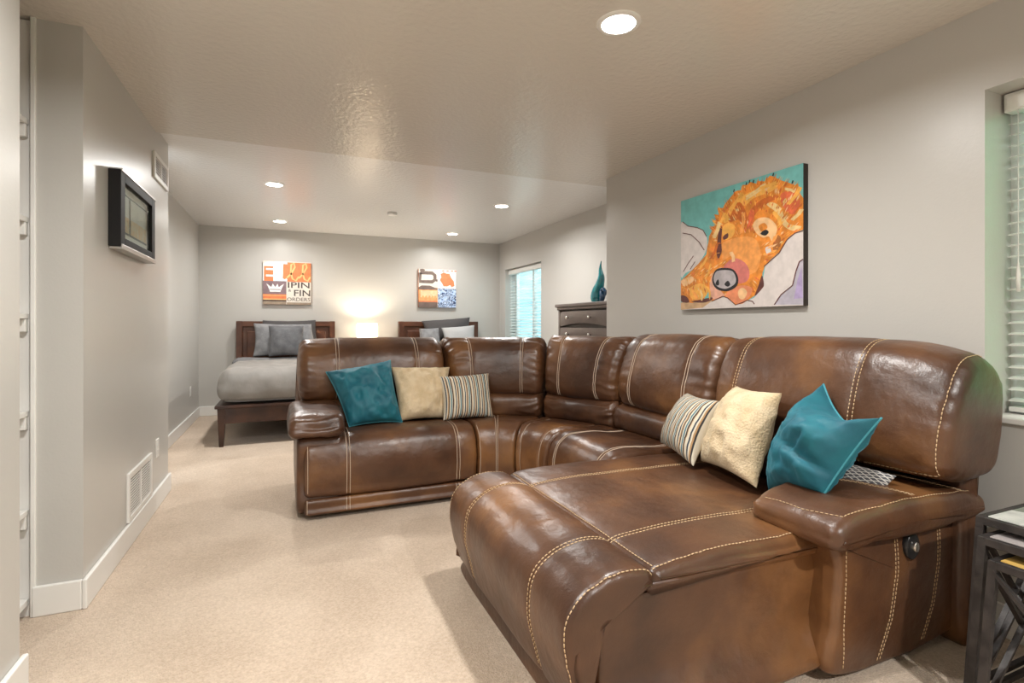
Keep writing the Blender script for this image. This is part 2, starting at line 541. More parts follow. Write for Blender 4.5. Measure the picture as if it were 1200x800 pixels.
# left side: near wall, shelving niche, jog, far wall
struct('wall_left', boxes((-.92, -.80, NY, 2.185, 0, NEAR_Z), (-1.5, -.92, 2.07, 2.185, 0, NEAR_Z), (-1.5, -1.42, 2.185, 2.78, 0, NEAR_Z)), M['wall'])
struct('wall_left', boxes((-.972, -.80, 2.755, 4.46, 0, FAR_Z), (-1.5, -.972, 2.78, 2.86, 0, FAR_Z)), M['wall'])
struct('wall_left', boxes((-1.2, -1.08, 4.44, 8.0, 0, FAR_Z)), M['wall'])
struct('wall_back', boxes((-1.2, 3.4, 7.90, 8.02, 0, FAR_Z)), M['wall'])
struct('wall_front', boxes((-1.0, 2.9, NY - .12, NY, 0, NEAR_Z)), M['wall'])
# right side with the near window opening
RX0, RX1 = 2.54, 2.80
WY0, WY1, WZ0, WZ1 = -.30, 1.175, .82, 2.13
struct('wall_right', boxes((RX0, RX1, NY, WY0, 0, NEAR_Z), (RX0, RX1, WY1, 3.74, 0, NEAR_Z), (RX0, RX1, WY0, WY1, 0, WZ0), (RX0, RX1, WY0, WY1, WZ1, NEAR_Z), (RX0, 3.15, 3.74, 3.86, 0, FAR_Z)), M['wall'])
FX0, FX1 = 3.15, 3.40
FY0, FY1, FZ0, FZ1 = 6.38, 7.655, .80, 2.06
struct('wall_right', boxes((FX0, FX1, 3.74, FY0, 0, FAR_Z), (FX0, FX1, FY1, 8.02, 0, FAR_Z), (FX0, FX1, FY0, FY1, 0, FZ0), (FX0, FX1, FY0, FY1, FZ1, FAR_Z)), M['wall'])

def baseboard(name, x0, x1, y0, y1, h=.125):
    bm = bmesh.new(); box(bm, x0, x1, y0, y1, 0, h, bev=.005)
    struct(name, bm, M['trim'])
T = .018
baseboard('baseboard_left', -.80, -.80 + T, NY, 2.185 + T)
baseboard('baseboard_left', -.80, -.80 + T, 2.755 - T, 4.46 + T)
baseboard('baseboard_left', -.965, -.80, 2.755 - T, 2.755)
baseboard('baseboard_left', -1.08, -1.08 + T, 4.46, 7.9)
baseboard('baseboard_back', -1.08, 3.15, 7.9 - T, 7.9)
baseboard('baseboard_right', 2.54 - T, 2.54, NY, 3.86)
baseboard('baseboard_right', 3.15 - T, 3.15, 3.86, 7.9)
struct('trim_1', boxes((-.972, -.954, 2.742, 2.755, 0, NEAR_Z), bev=.003), M['trim'])

# closet shelving in the niche
sh = thing('closet_shelving', 'white open closet shelves in the narrow niche at far left', 'shelving', (-1.2, 2.5, 0))
emit('side_panel', boxes((-1.42, -.972, 2.765, 2.78, 0, NEAR_Z - .01)), M['trim'], sh, False)
for z in (.44, .845, 1.245, 1.64, 2.04):
    emit('shelf', boxes((-1.42, -.982, 2.20, 2.763, z - .022, z), bev=.002), M['trim'], sh, False)
    emit('cleat', boxes((-1.40, -.984, 2.735, 2.763, z - .075, z - .023), bev=.002), M['trim'], sh, False)
emit('shelf', boxes((-1.42, -.982, 2.20, 2.763, .05, .075), bev=.002), M['trim'], sh, False)

# ------------------------------------------------------------------ windows and blinds
def window(name, x_in, x_out, y0, y1, z0, z1, mull):
    o = bpy.data.objects.new(name, None); C.objects.link(o); o.location = (x_in, (y0 + y1) / 2, z0); o['kind'] = 'structure'
    xa, xb = x_out - .07, x_out - .02
    g = .045
    emit('frame', boxes((xa, xb, y0, y0 + g, z0, z1), (xa, xb, y1 - g, y1, z0, z1), (xa, xb, y0 + g, y1 - g, z0, z0 + g), (xa, xb, y0 + g, y1 - g, z1 - g, z1), (xa, xb, mull - .03, mull + .03, z0 + g, z1 - g)), M['vinyl'], o, False)
    emit('pane', boxes((xb - .026, xb - .022, y0 + g, mull - .03, z0 + g, z1 - g)), M['glass'], o, False)
    emit('pane', boxes((xb - .026, xb - .022, mull + .03, y1 - g, z0 + g, z1 - g)), M['glass'], o, False)
    emit('sill', boxes((x_in - .012, x_out - .07, y0 + .002, y1 - .002, z0, z0 + .022), bev=.004), M['trim'], o, False)
    return o
window('window_1', RX0, RX1, WY0, WY1, WZ0, WZ1, .45)
window('window_2', FX0, FX1, FY0, FY1, FZ0, FZ1, 7.0)

def blind(label, xc, y0, y1, zb, zt, pitch, tilt, cords, rail_h):
    o = thing('window_blind', label, 'blind', (xc, (y0 + y1) / 2, zb), 'window blinds')
    bm = bmesh.new(); box(bm, xc - .045, xc + .02, y0, y1, zt - rail_h, zt, bev=.006)
    box(bm, xc - .052, xc - .045, y0 + .01, y1 - .01, zt - rail_h + .006, zt - .012, bev=.003)
    emit('headrail', bm, M['blind'], o, False)
    bm = bmesh.new(); box(bm, xc - .028, xc + .022, y0 + .008, y1 - .008, zb, zb + .02, bev=.004)
    emit('bottom_rail', bm, M['blind'], o, False)
    n = int((zt - rail_h - zb - .03) / pitch); first = None
    for i in range(n):
        z = zb + .045 + i * pitch
        if first is None:
            bm = bmesh.new(); ca, sa = math.cos(tilt), math.sin(tilt); prv = None
            for k in range(5):
                a = (k / 4 - .5) * .05; cr = .003 * (1 - (k / 2 - 1) ** 2)
                p = Vector((xc - .003 + a * ca, 0, z + a * sa + cr))
                cur = [bm.verts.new((p.x, yy, p.z + dz)) for yy, dz in ((y0 + .008, 0), (y1 - .008, 0), (y1 - .008, .0028), (y0 + .008, .0028))]
                if prv:
                    for q in range(4): bm.faces.new((prv[q], prv[(q + 1) % 4], cur[(q + 1) % 4], cur[q]))
                else: bm.faces.new(cur[::-1])
                prv = cur
            bm.faces.new(prv)
            first = emit('slat', bm, M['blind'], o, True, autosharp=.6)
        else:
            c = first.copy(); C.objects.link(c); c.parent = o; c.location = (0, 0, i * pitch)
    for yc in cords:
        bm = bmesh.new()
        for dx in (-.029, .022): tube(bm, [(xc + dx, yc, zb + .015), (xc + dx, yc, zt - rail_h)], .0016, 5)
        emit('ladder_cord', bm, M['cord'], o)
    return o
b1 = blind('white horizontal slat blind in the large window at right edge', 2.70, WY0 + .01, WY1 - .008, WZ0 + .03, WZ1 - .004, .0445, math.radians(9), (1.02, .45, -.15), .075)
bm = bmesh.new(); tube(bm, [(2.655, 1.12, 2.05), (2.655, 1.12, 1.45), (2.655, 1.12, 1.40), (2.655, 1.12, 1.33)], [.002, .002, .008, .006], 8)
emit('pull_cord', bm, M['cord'], b1)
b2 = blind('white horizontal slat blind in the far window beside the back wall', 3.25, FY0 + .006, FY1 - .006, FZ0 + .03, FZ1 - .004, .044, math.radians(12), (7.42, 6.62), .075)
bm = bmesh.new(); tube(bm, [(3.195, 7.52, 1.98), (3.195, 7.52, 1.26), (3.195, 7.52, 1.22), (3.195, 7.52, 1.15)], [.002, .002, .010, .007], 8)
emit('pull_cord', bm, M['cord'], b2)

def well(label, cx, cy, ry, rx, z0, z1, m):
    """half round corrugated window well outside, with a gravel bottom"""
    o = thing('window_well', label, 'window well', (cx + rx / 2, cy, z0), 'window wells')
    bm = bmesh.new(); prev = None
    nz = 44; na = 24
    for k in range(nz + 1):
        z = z0 + (z1 - z0) * k / nz; d = .022 * math.sin(k * PI / 2)
        cur = []
        for a in range(na + 1):
            th = -PI / 2 + PI * a / na
            cur.append(bm.verts.new((cx + (rx + d) * math.cos(th), cy + (ry + d) * math.sin(th), z)))
        if prev:
            for a in range(na): bm.faces.new((prev[a], prev[a + 1], cur[a + 1], cur[a]))
        prev = cur
    r = bmesh.ops.solidify(bm, geom=bm.faces[:], thickness=.006)
    emit('corrugated_wall', bm, m, o)
    bm = bmesh.new()
    vs = [bm.verts.new((cx + rx * math.cos(-PI / 2 + PI * a / 20), cy + ry * math.sin(-PI / 2 + PI * a / 20), zz)) for zz in (z0 + .02, z0 + .06) for a in range(21)]
    bm.faces.new(vs[:21][::-1]); bm.faces.new(vs[21:])
    for a in range(21): bm.faces.new((vs[a], vs[(a + 1) % 21], vs[21 + (a + 1) % 21], vs[21 + a]))
    emit('gravel_bed', bm, M['gravel'], o, False)
well('added green well standing for foliage outside the large right window', RX1 + .004, .43, .95, .85, .45, 2.45, M['well_green'])  # made-up well that gives this window its green foliage light
well('pale blue corrugated window well outside the far window', FX1 + .004, 7.02, .85, .80, .45, 2.30, M['well_blue'])

# ------------------------------------------------------------------ ceiling lights, detector
for i, (x, y, z, wt, lb) in enumerate(CEILING_LAMPS):
    o = thing('recessed_light', lb, 'ceiling light', (x, y, z), 'recessed ceiling lights')
    bm = bmesh.new(); lathe(bm, [(.066, z - .001), (.072, z - .008), (.088, z - .007), (.092, z - .0005)], x, y, 32, cap=False)
    emit('trim_ring', bm, M['trim'], o)
    bm = bmesh.new(); lathe(bm, [(.071, z - .0055), (.070, z - .0075), (.035, z - .0105), (.004, z - .0115)], x, y, 32)
    emit('lens', bm, M['lens'], o)
    ld = bpy.data.lights.new('lamp_light', 'AREA'); ld.shape = 'DISK'; ld.size = .13; ld.energy = wt; ld.color = LAMP_COL; ld.spread = math.radians(165)
    lo = bpy.data.objects.new('lamp_light', ld); C.objects.link(lo); lo.location = (0, 0, -.016); lo.parent = o
bm = bmesh.new(); lathe(bm, [(.055, 2.4995), (.058, 2.485), (.050, 2.470), (.030, 2.465), (.005, 2.464)], 1.11, 6.15, 24)
tag(emit('smoke_detector', bm, M['trim'], None, True, autosharp=.7), 'small round smoke detector on the far ceiling between the lights', 'detector')

# ------------------------------------------------------------------ sectional sofa
sofa = thing('sectional_sofa', 'large brown leather sectional sofa with chaise and pale stitching', 'sofa', (1.4, 2.7, 0))
LE = M['leather']
SEAT = [(.04, .135), (-.004, .20), (-.012, .31), (.012, .42), (.08, .487), (.20, .503), (.40, .488), (.60, .468), (.62, .30), (.36, .15)]
BAND = [(.012, .03), (.000, .075), (.004, .118), (.06, .128), (.30, .12), (.30, .03)]
def BACK(T): return [(.05, .655), (-.010, .70), (-.022, .80), (.012, .95), (.075, T - .045), (.16, T), (.25, T - .012), (.33, T - .10), (.345, .84), (.31, .67), (.18, .64)]
LUMB = [(.06, .47), (-.025, .50), (-.05, .565), (-.03, .63), (.05, .662), (.20, .655), (.23, .52)]
def FRAME(T): return [(.27, .05), (.26, .45), (.28, T - .16), (.33, T - .13), (.40, T - .17), (.41, .5), (.35, .05)]
def lerp2(a, b, t): return (a[0] + (b[0] - a[0]) * t, a[1] + (b[1] - a[1]) * t)

def part(name, L, parent=None, lines=None, dash=None, r=.0022, label=None):
    o = emit(name, L.build(), LE, parent or sofa)
    if label: o['label'] = label
    if lines: seam(o, lines, r, dash, M['thread'] if dash else None)
    return o

# --- left recliner (faces the camera)
mA = lambda s, d, z: (.09 + s, 3.42 + d, z)
LA = Loft(SEAT, 1.11, mA, r=.035, grooves=(.255, .97), seed=1, puff=.012)
part('seat_cushion', LA, None, double(LA, .255, .3, 6.6) + double(LA, .97, .3, 6.6) + [LA.line(.018, .6, 3.6)])
LAb = Loft(BAND, 1.11, mA, r=.02, grooves=(.255, .97), gd=.003, seed=2, wr=.001, gather=.001)
part('footrest_band', LAb, None, double(LAb, .255, .4, 2.2) + double(LAb, .97, .4, 2.2) + [LAb.line(.015, .4, 2.2)])
LArm = Loft([(3.50, .03), (3.475, .25), (3.47, .50), (3.80, .53), (4.22, .53), (4.33, .40), (4.31, .2), (4.22, .03)], .27, lambda s, d, z: (.045 + s, d, z), r=.025, nmid=8, wr=.002, gather=.002, seed=3)
armL = part('armrest', LArm)
LPad = Loft([(3.405, .565), (3.43, .52), (3.80, .515), (4.18, .52), (4.20, .58), (4.10, .635), (3.80, .655), (3.53, .645), (3.43, .615)], .325, lambda s, d, z: (.0 + s, d, z), r=.045, nmid=12, puff=.008, wr=.006, gather=.012, gl=.2, seed=4, dome=.01)
oP = emit('arm_pad', LPad.build(), LE, armL)
LBA = Loft(BACK(1.085), 1.06, lambda s, d, z: (.068 + s, 3.97 + d, z), r=.07, grooves=(.26, .84), seed=5, gather=.012, gl=.12, puff=.012, K=12)
part('back_cushion', LBA, None, double(LBA, .26, .5, 6.2) + double(LBA, .84, .5, 6.2))
LLA = Loft(LUMB, 1.05, lambda s, d, z: (.08 + s, 3.97 + d, z), r=.04, seed=6, gather=.008)
part('lumbar_cushion', LLA)
part('back_frame', Loft(FRAME(1.085), 1.10, lambda s, d, z: (.06 + s, 3.97 + d, z), r=.03, nmid=10, wr=.002, gather=.002, seed=7))

# --- curved corner: two wedge seats, two backs
def bez(t):
    a, c, b = Vector((1.205, 3.42)), Vector((1.50, 3.40)), Vector((1.55, 3.045))
    return (1 - t) ** 2 * a + 2 * t * (1 - t) * c + t * t * b
def gback(t):
    if t < .5: v = lerp2((1.205, 4.03), (1.83, 3.67), t * 2)
    else: v = lerp2((1.83, 3.67), (2.13, 3.045), t * 2 - 1)
    return Vector(v)
def wedge(t0, t1, W):
    def f(s, d, z):
        t = t0 + (t1 - t0) * s / W
        a, b = bez(t), gback(t)
        n = (b - a).normalized()
        p = a + n * d if d < .1 else a + n * .1 + (b - a - n * .1) * ((d - .1) / .52)
        return (p.x, p.y, z)
    return f
for k, (t0, t1) in enumerate(((0.0, .497), (.503, 1.0))):
    Lw = Loft(SEAT, .62, wedge(t0, t1, .62), r=.035, grooves=(.30,) if k == 0 else (.10, .48), gd=.008, seed=11 + k, puff=.010, gather=.008)
    ls = double(Lw, .30, .3, 6.6, .014) if k == 0 else [Lw.line(.10, .3, 6.6)] + [Lw.line(.48, .3, 6.6)]
    part('seat_cushion', Lw, None, ls + ([Lw.line(.025, .5, 4.0)] if k == 0 else []))
part('footrest_band', Loft(BAND, 1.2, wedge(0, 1, 1.2), r=.02, wr=.001, gather=.001, seed=13))
def quad(f0, f1, r0, r1, W, D):
    def f(s, d, z):
        t = s / W; a = Vector(lerp2(f0, f1, t)); b = Vector(lerp2(r0, r1, t))
        p = a + (b - a) * (d / D); return (p.x, p.y, z)
    return f
qB = quad((1.165, 3.985), (1.805, 3.655), (1.135, 4.32), (1.985, 3.865), .84, .345)
qC = quad((1.825, 3.635), (2.085, 3.05), (2.01, 3.83), (2.42, 3.05), .80, .345)
for k, (q, W, gr) in enumerate(((qB, .84, (.20, .66)), (qC, .80, (.18, .60)))):
    Lb = Loft(BACK(1.082 + .018 * k), W, q, r=.06, grooves=gr, seed=21 + k, gather=.016, gl=.13, puff=.010, K=12)
    part('back_cushion', Lb, None, double(Lb, gr[0], .5, 6.2) + double(Lb, gr[1], .5, 6.2))
    Ll = Loft(LUMB, W, q, r=.04, seed=23 + k, gather=.014, gl=.2, wr=.006, K=12)
    part('lumbar_cushion', Ll)
    part('back_frame', Loft(FRAME(1.08), W, q, r=.03, nmid=10, wr=.002, gather=.002, seed=25 + k))

# --- armless seat beside the chaise
mD = lambda s, d, z: (1.55 + d, 3.035 - s, z)
LD = Loft(SEAT, .665, mD, r=.035, grooves=(.10, .56), seed=31, puff=.01)
part('seat_cushion', LD, None, double(LD, .10, .3, 6.6) + double(LD, .56, .3, 6.6))
part('footrest_band', Loft(BAND, .665, mD, r=.02, wr=.001, gather=.001, seed=32))
mDb = lambda s, d, z: (2.085 + d, 3.03 - s, z)
LDb = Loft(BACK(1.118), .885, mDb, r=.075, grooves=(.17, .68), seed=33, gather=.014, gl=.12, puff=.018, K=12)
part('back_cushion', LDb, None, double(LDb, .17, .5, 6.2) + double(LDb, .68, .5, 6.2))
part('lumbar_cushion', Loft(LUMB, .88, mDb, r=.04, seed=34, gather=.010))
part('back_frame', Loft(FRAME(1.11), .885, mDb, r=.03, nmid=10, wr=.002, gather=.002, seed=35))

# --- chaise with the right arm
LR = Loft([(.742, .105), (.712, .20), (.690, .31), (.705, .41), (.775, .472), (.87, .497), (.945, .490), (.975, .47), (.978, .43), (.90, .445), (.805, .425), (.748, .36), (.738, .28), (.752, .18)], 1.125, lambda s, d, z: (d, 1.238 + s, z), r=.026, grooves=(.245, .87), nmid=34, seed=41, puff=.010, wr=.004, gather=.004, gl=.10, gd=.006, dome=.004)
part('chaise_roll', LR, None, double(LR, .245, .4, 7.6, .008, .0014, .5) + double(LR, .87, .4, 7.6, .008, .0014, .5) + [LR.line(.012, .3, 7.4, .0016, .5)] + [LR.line(1.113, .3, 7.4, .0016, .5)], dash=.011, r=.0019, label='rolled front end of the chaise')
LC = Loft([(.985, .415), (.980, .455), (1.02, .484), (1.25, .497), (1.65, .490), (2.06, .478), (2.10, .44), (2.06, .41), (1.5, .408)], 1.115, lambda s, d, z: (d, 1.24 + s, z), r=.032, grooves=(.24, .875), nmid=34, seed=42, puff=.006, wr=.003, gather=.004, gd=.004)
part('seat_cushion', LC, None, double(LC, .24, 1.5, 5.0, .008, .0014, .5) + double(LC, .875, 1.5, 5.0, .008, .0014, .5) + [LC.line(.02, 1.6, 4.0, .0016, .5), LC.along(1.75, .03, 1.085, 60, .0012)], dash=.011, r=.0019, label='broad flat chaise seat')
LCb = Loft([(1.275, .03), (1.262, .2), (1.265, .395), (1.30, .418), (1.8, .42), (2.30, .418), (2.335, .39), (2.335, .03)], .90, lambda s, d, z: (.800 + s, d, z), r=.022, nmid=14, wr=.004, gather=.003, seed=43, dome=.0)
part('chaise_body', LCb, None)
part('footrest_band', Loft([(1.29, .0), (1.285, .05), (1.285, .10), (1.32, .115), (2.30, .115), (2.345, .10), (2.345, .0)], .7, lambda s, d, z: (.762 + s, d, z), r=.012, nmid=10, wr=.002, gather=.004, seed=44, dome=0))
# arm
LAr = Loft([(1.665, .035), (1.655, .20), (1.672, .38), (1.665, .495), (2.0, .505), (2.34, .50), (2.395, .43), (2.40, .34), (2.36, .18), (2.27, .035)], .275, lambda s, d, z: (d, 1.165 + s, z), r=.028, nmid=8, wr=.003, gather=.002, seed=45, dome=.012, K=8)
bmA = LAr.build(); tr = BVHTree.FromBMesh(bmA)
def cast(p, d=(0, 1, 0), back=.2, lift=.0014):
    d = Vector(d); h = tr.ray_cast(Vector(p) - d * back, d)
    return (h[0] - d * lift) if h[0] else Vector(p)
def path(ctrl, n=36):
    out = []
    for i in range(n + 1):
        t = i / n * (len(ctrl) - 1); k = min(int(t), len(ctrl) - 2); out.append(Vector(ctrl[k]).lerp(Vector(ctrl[k + 1]), t - k))
    return out
armR = emit('armrest', bmA, LE, sofa)
sl = []
for dx in (-.007, .007):
    sl.append([cast((p.x + dx, 1.165, p.z)) for p in path([(1.958, 0, .478), (1.950, 0, .33), (1.92, 0, .18), (1.865, 0, .045)])])
    sl.append([cast((p.x + dx, 1.165, p.z)) for p in path([(2.205, 0, .478), (2.195, 0, .33), (2.16, 0, .18), (2.11, 0, .055)])])
sl.append([cast((p.x, 1.165, p.z)) for p in path([(1.700, 0, .478), (1.702, 0, .36), (1.690, 0, .2), (1.685, 0, .05)])])
seam(armR, sl, .0017, .011, M['thread'])
LPr = Loft([(1.575, .525), (1.60, .487), (1.80, .482), (2.2, .482), (2.37, .49), (2.395, .53), (2.36, .572), (2.2, .596), (1.9, .606), (1.70, .592), (1.60, .562)], .35, lambda s, d, z: (d, 1.095 + s, z), r=.038, nmid=14, grooves=(), puff=.010, wr=.004, gather=.006, seed=46, dome=.006, K=8)
bmP = LPr.build(); tr = BVHTree.FromBMesh(bmP)
pad = emit('arm_pad', bmP, LE, armR)
sl = []
for x0, x1 in ((1.86, 1.99), (2.14, 2.26)):
    for dx in (-.007, .007):
        sl.append([cast((p.x + dx, p.y, .6), (0, 0, -1)) for p in path([(x0, 1.42, 0), (x0 + .06, 1.30, 0), (x1 - .01, 1.17, 0), (x1, 1.112, 0)])])
sl.append([cast((p.x, p.y, .6), (0, 0, -1)) for p in path([(1.605, 1.40, 0), (1.60, 1.25, 0), (1.63, 1.125, 0), (1.8, 1.112, 0), (2.2, 1.112, 0), (2.35, 1.125, 0), (2.36, 1.25, 0)], 90)])
sb = bmesh.new()
for l in sl: dashed(sb, l, .0016, .011)
o = emit('stitching', sb, M['thread'], armR, kind='stuff'); o['label'] = 'pale thread stitching'
bm = bmesh.new(); bx, bz = 2.025, .418
def disc_y(bm, cx, y, cz, rx, rz, th, seg=24, dome=.003):
    rings = []
    for k, (sc, yy) in enumerate(((1.0, y + .02), (1.0, y - th), (.9, y - th - dome), (.3, y - th - dome * .6))):
        rings.append([bm.verts.new((cx + rx * sc * math.cos(2 * PI * i / seg), yy, cz + rz * sc * math.sin(2 * PI * i / seg))) for i in range(seg)])
    for A, B in zip(rings, rings[1:]):
        for i in range(seg): bm.faces.new((A[i], A[(i + 1) % seg], B[(i + 1) % seg], B[i]))
    bm.faces.new(rings[0]); bm.faces.new(rings[-1])
disc_y(bm, bx, 1.152, bz, .036, .047, .008)
o = emit('recline_control', bm, M['black_plastic'], armR); o['label'] = 'black oval recline control with silver button'
bm = bmesh.new(); disc_y(bm, bx + .003, 1.142, bz, .013, .018, .008)
o = emit('control_button', bm, M['chrome'], armR); o['label'] = 'silver button'
# chaise back
def mE(s, d, z):
    e = max(0, 1 - s / .30) ** 2; zz = min(1, max(0, (z - .66) / .38))
    return (2.075 + d, 1.062 + s - .020 * e * zz, z - .045 * e * zz)
LE_ = Loft(BACK(1.122), 1.068, mE, r=.05, grooves=(.32, .92), seed=51, gather=.005, gl=.12, puff=.02, nmid=34, gd=.005, dome=.004, K=9)
part('back_cushion', LE_, None, double(LE_, .32, .4, 6.2, .009, .0014, .5) + double(LE_, .92, .4, 6.2, .009, .0014, .5) + [LE_.line(.030, .6, 5.8, .0016, .5), LE_.along(.55, .035, .30, 30, .0016)], dash=.012, r=.0019)
part('lumbar_cushion', Loft(LUMB, .66, lambda s, d, z: (2.075 + d, 1.45 + s, z), r=.04, seed=52, gather=.008))
part('back_frame', Loft([(.22, .05), (.22, .45), (.25, .92), (.29, .96), (.345, .92), (.30, .5), (.27, .05)], 1.0, lambda s, d, z: (2.075 + d, 1.12 + s, z), r=.03, nmid=10, wr=.002, gather=.002, seed=53))

# ------------------------------------------------------------------ sofa pillows
def rfold(u, v, sd):
    # slumped: the top edge sags between its corners, a crease runs across below the ridge
    n = Vector((-.70, -.60, .30)); dn = Vector((-.10, -.05, -.9))
    top = max(0, (v + .2) / 1.2) ** 2
    a = v + .25 * u
    return dn * .085 * (1 - u * u) * top + n * (.045 * math.exp(-((a - .25) / .30) ** 2) - .040 * math.exp(-((a + .28) / .09) ** 2)) * max(0, 1 - u * u) ** .5 * (1 - max(0, v) ** 6) * (1 if sd > 0 else .2)
pillow('throw_pillow', [(.375, 3.66, .515), (.735, 3.69, .515), (.690, 3.90, .935), (.243, 3.90, .865)], .17, M['teal'], 'teal velvet throw pillow leaning at the left end of the sofa', seed=1.3, wr=.030, piping=M['teal_pipe'])
pillow('throw_pillow', [(.725, 3.73, .512), (1.065, 3.75, .510), (1.155, 3.945, .868), (.700, 3.93, .882)], .15, M['cream'], 'cream plush throw pillow between the teal and striped pillows at left', seed=4.1, wr=.024)
pillow('throw_pillow', [(1.02, 3.645, .512), (1.41, 3.665, .507), (1.43, 3.81, .822), (1.035, 3.81, .808)], .13, M['stripe'], 'small striped throw pillow right of the cream pillow on the left seat', seed=7.7, wr=.006)
pillow('throw_pillow', [(1.955, 2.415, .525), (1.80, 1.985, .515), (1.93, 1.934, .828), (2.02, 2.271, .822)], .13, M['stripe'], 'small striped throw pillow leaning on the chaise back, leftmost of three', seed=9.2, wr=.005)
pillow('throw_pillow', [(1.88, 2.02, .525), (1.785, 1.60, .522), (1.975, 1.637, .900), (2.02, 1.925, .897)], .16, M['cream'], 'cream plush throw pillow between striped and teal pillows on the chaise', seed=12.5, wr=.016)
pillow('throw_pillow', [(1.80, 1.55, .525), (1.74, 1.27, .60), (1.85, 1.143, .882), (2.02, 1.476, .955)], .20, M['teal'], 'teal velvet throw pillow slumped against the chaise arm', seed=15.1, wr=.018, piping=M['teal_pipe'], fold=rfold)
pillow('throw_pillow', [(1.93, 1.60, .53), (1.95, 1.22, .54), (2.045, 1.21, .645), (2.04, 1.58, .66)], .06, M['lattice'], 'grey lattice pattern pillow mostly hidden behind the slumped teal pillow', seed=18.0, wr=.004)

# ------------------------------------------------------------------ beds
def rbox(x0, x1, y0, y1, z0, z1, r, n=(14, 20, 5), disp=None):
    """rounded cushion box with an even grid on every side"""
    bm = bmesh.new(); cache = {}
    hx, hy, hz = (x1 - x0) / 2, (y1 - y0) / 2, (z1 - z0) / 2; cx, cy, cz = (x0 + x1) / 2, (y0 + y1) / 2, (z0 + z1) / 2
    def vert(i, j, k):
        key = (i, j, k)
        if key not in cache:
            p = Vector(((i / n[0] * 2 - 1) * hx, (j / n[1] * 2 - 1) * hy, (k / n[2] * 2 - 1) * hz))
            q = Vector((max(-hx + r, min(hx - r, p.x)), max(-hy + r, min(hy - r, p.y)), max(-hz + min(r, hz * .9), min(hz - min(r, hz * .9), p.z))))
            d = p - q
            if d.length > 1e-6: p = q + d.normalized() * min(r, max(abs(d.x), abs(d.y), abs(d.z)))
            p = p + Vector((cx, cy, cz))
            if disp: p = disp(p)
            cache[key] = bm.verts.new(p)
        return cache[key]
    for a in (0, n[0]):
        for j in range(n[1]):
            for k in range(n[2]): bm.faces.new((vert(a, j, k), vert(a, j + 1, k), vert(a, j + 1, k + 1), vert(a, j, k + 1)))
    for a in (0, n[1]):
        for i in range(n[0]):
            for k in range(n[2]): bm.faces.new((vert(i, a, k), vert(i + 1, a, k), vert(i + 1, a, k + 1), vert(i, a, k + 1)))
    for a in (0, n[2]):
        for i in range(n[0]):
            for j in range(n[1]): bm.faces.new((vert(i, j, a), vert(i + 1, j, a), vert(i + 1, j + 1, a), vert(i, j + 1, a)))
    return bm

def make_bed(X, label):
    bed = thing('bed', label, 'bed', (X, 6.85, 0), 'beds along the back wall')
    x0, x1 = X - .62, X + .62
    yb = 7.80
    hb = bmesh.new()
    bx_ = lambda *a, bev=.006: box(hb, *a, bev=bev)
    bx_(x0, x0 + .075, yb - .03, yb + .05, 0, 1.245); bx_(x1 - .075, x1, yb - .03, yb + .05, 0, 1.245)
    bx_(x0 + .07, x1 - .07, yb - .03, yb + .05, 1.17, 1.243); bx_(x0 + .07, x1 - .07, yb - .02, yb + .04, .30, .40)
    bx_(X - .04, X + .04, yb - .025, yb + .04, .38, 1.18)
    h = emit('headboard', hb, M['headwood'], bed, False)
    for a, b in ((x0 + .075, X - .04), (X + .04, x1 - .075)):
        pm = bmesh.new(); box(pm, a, b, yb, yb + .03, .40, 1.17, bev=.004); box(pm, a + .05, b - .05, yb - .018, yb + .005, .46, 1.11, bev=.012)
        emit('headboard_panel', pm, M['headwood'], h, False)
    yf = 5.82
    emit('foot_rail', boxes((x0 + .01, x1 - .01, yf, yf + .04, .225, .375), bev=.004), M['wood'], bed, False)
    emit('platform_edge', boxes((x0 - .025, x1 + .025, yf - .02, yb - .03, .375, .405), bev=.006), M['wood'], bed, False)
    for xx in (x0, x1 - .035): emit('side_rail', boxes((xx + .005, xx + .03, yf + .05, yb - .03, .225, .374), bev=.004), M['wood'], bed, False)
    for sx in (-1, 1):
        for yy in (yf + .03, yb - .12):
            lm = bmesh.new(); xc = (x0 + .035) if sx < 0 else (x1 - .035)
            w0, w1 = .038, .024
            A = [lm.verts.new((xc + a * w1 * (1 if a * sx > 0 else .6) , yy + b * w1, 0)) for a, b in ((-1, -1), (1, -1), (1, 1), (-1, 1))]
            B_ = [lm.verts.new((xc + a * w0, yy + b * w0, .374)) for a, b in ((-1, -1), (1, -1), (1, 1), (-1, 1))]
            lm.faces.new(A[::-1]); lm.faces.new(B_)
            for q in range(4): lm.faces.new((A[q], A[(q + 1) % 4], B_[(q + 1) % 4], B_[q]))
            emit('leg', lm, M['wood'], bed, False)
    emit('mattress', rbox(x0 + .03, x1 - .03, yf + .05, yb - .04, .408, .68, .06, (10, 14, 4)), M['mattress'], bed)
    return bed

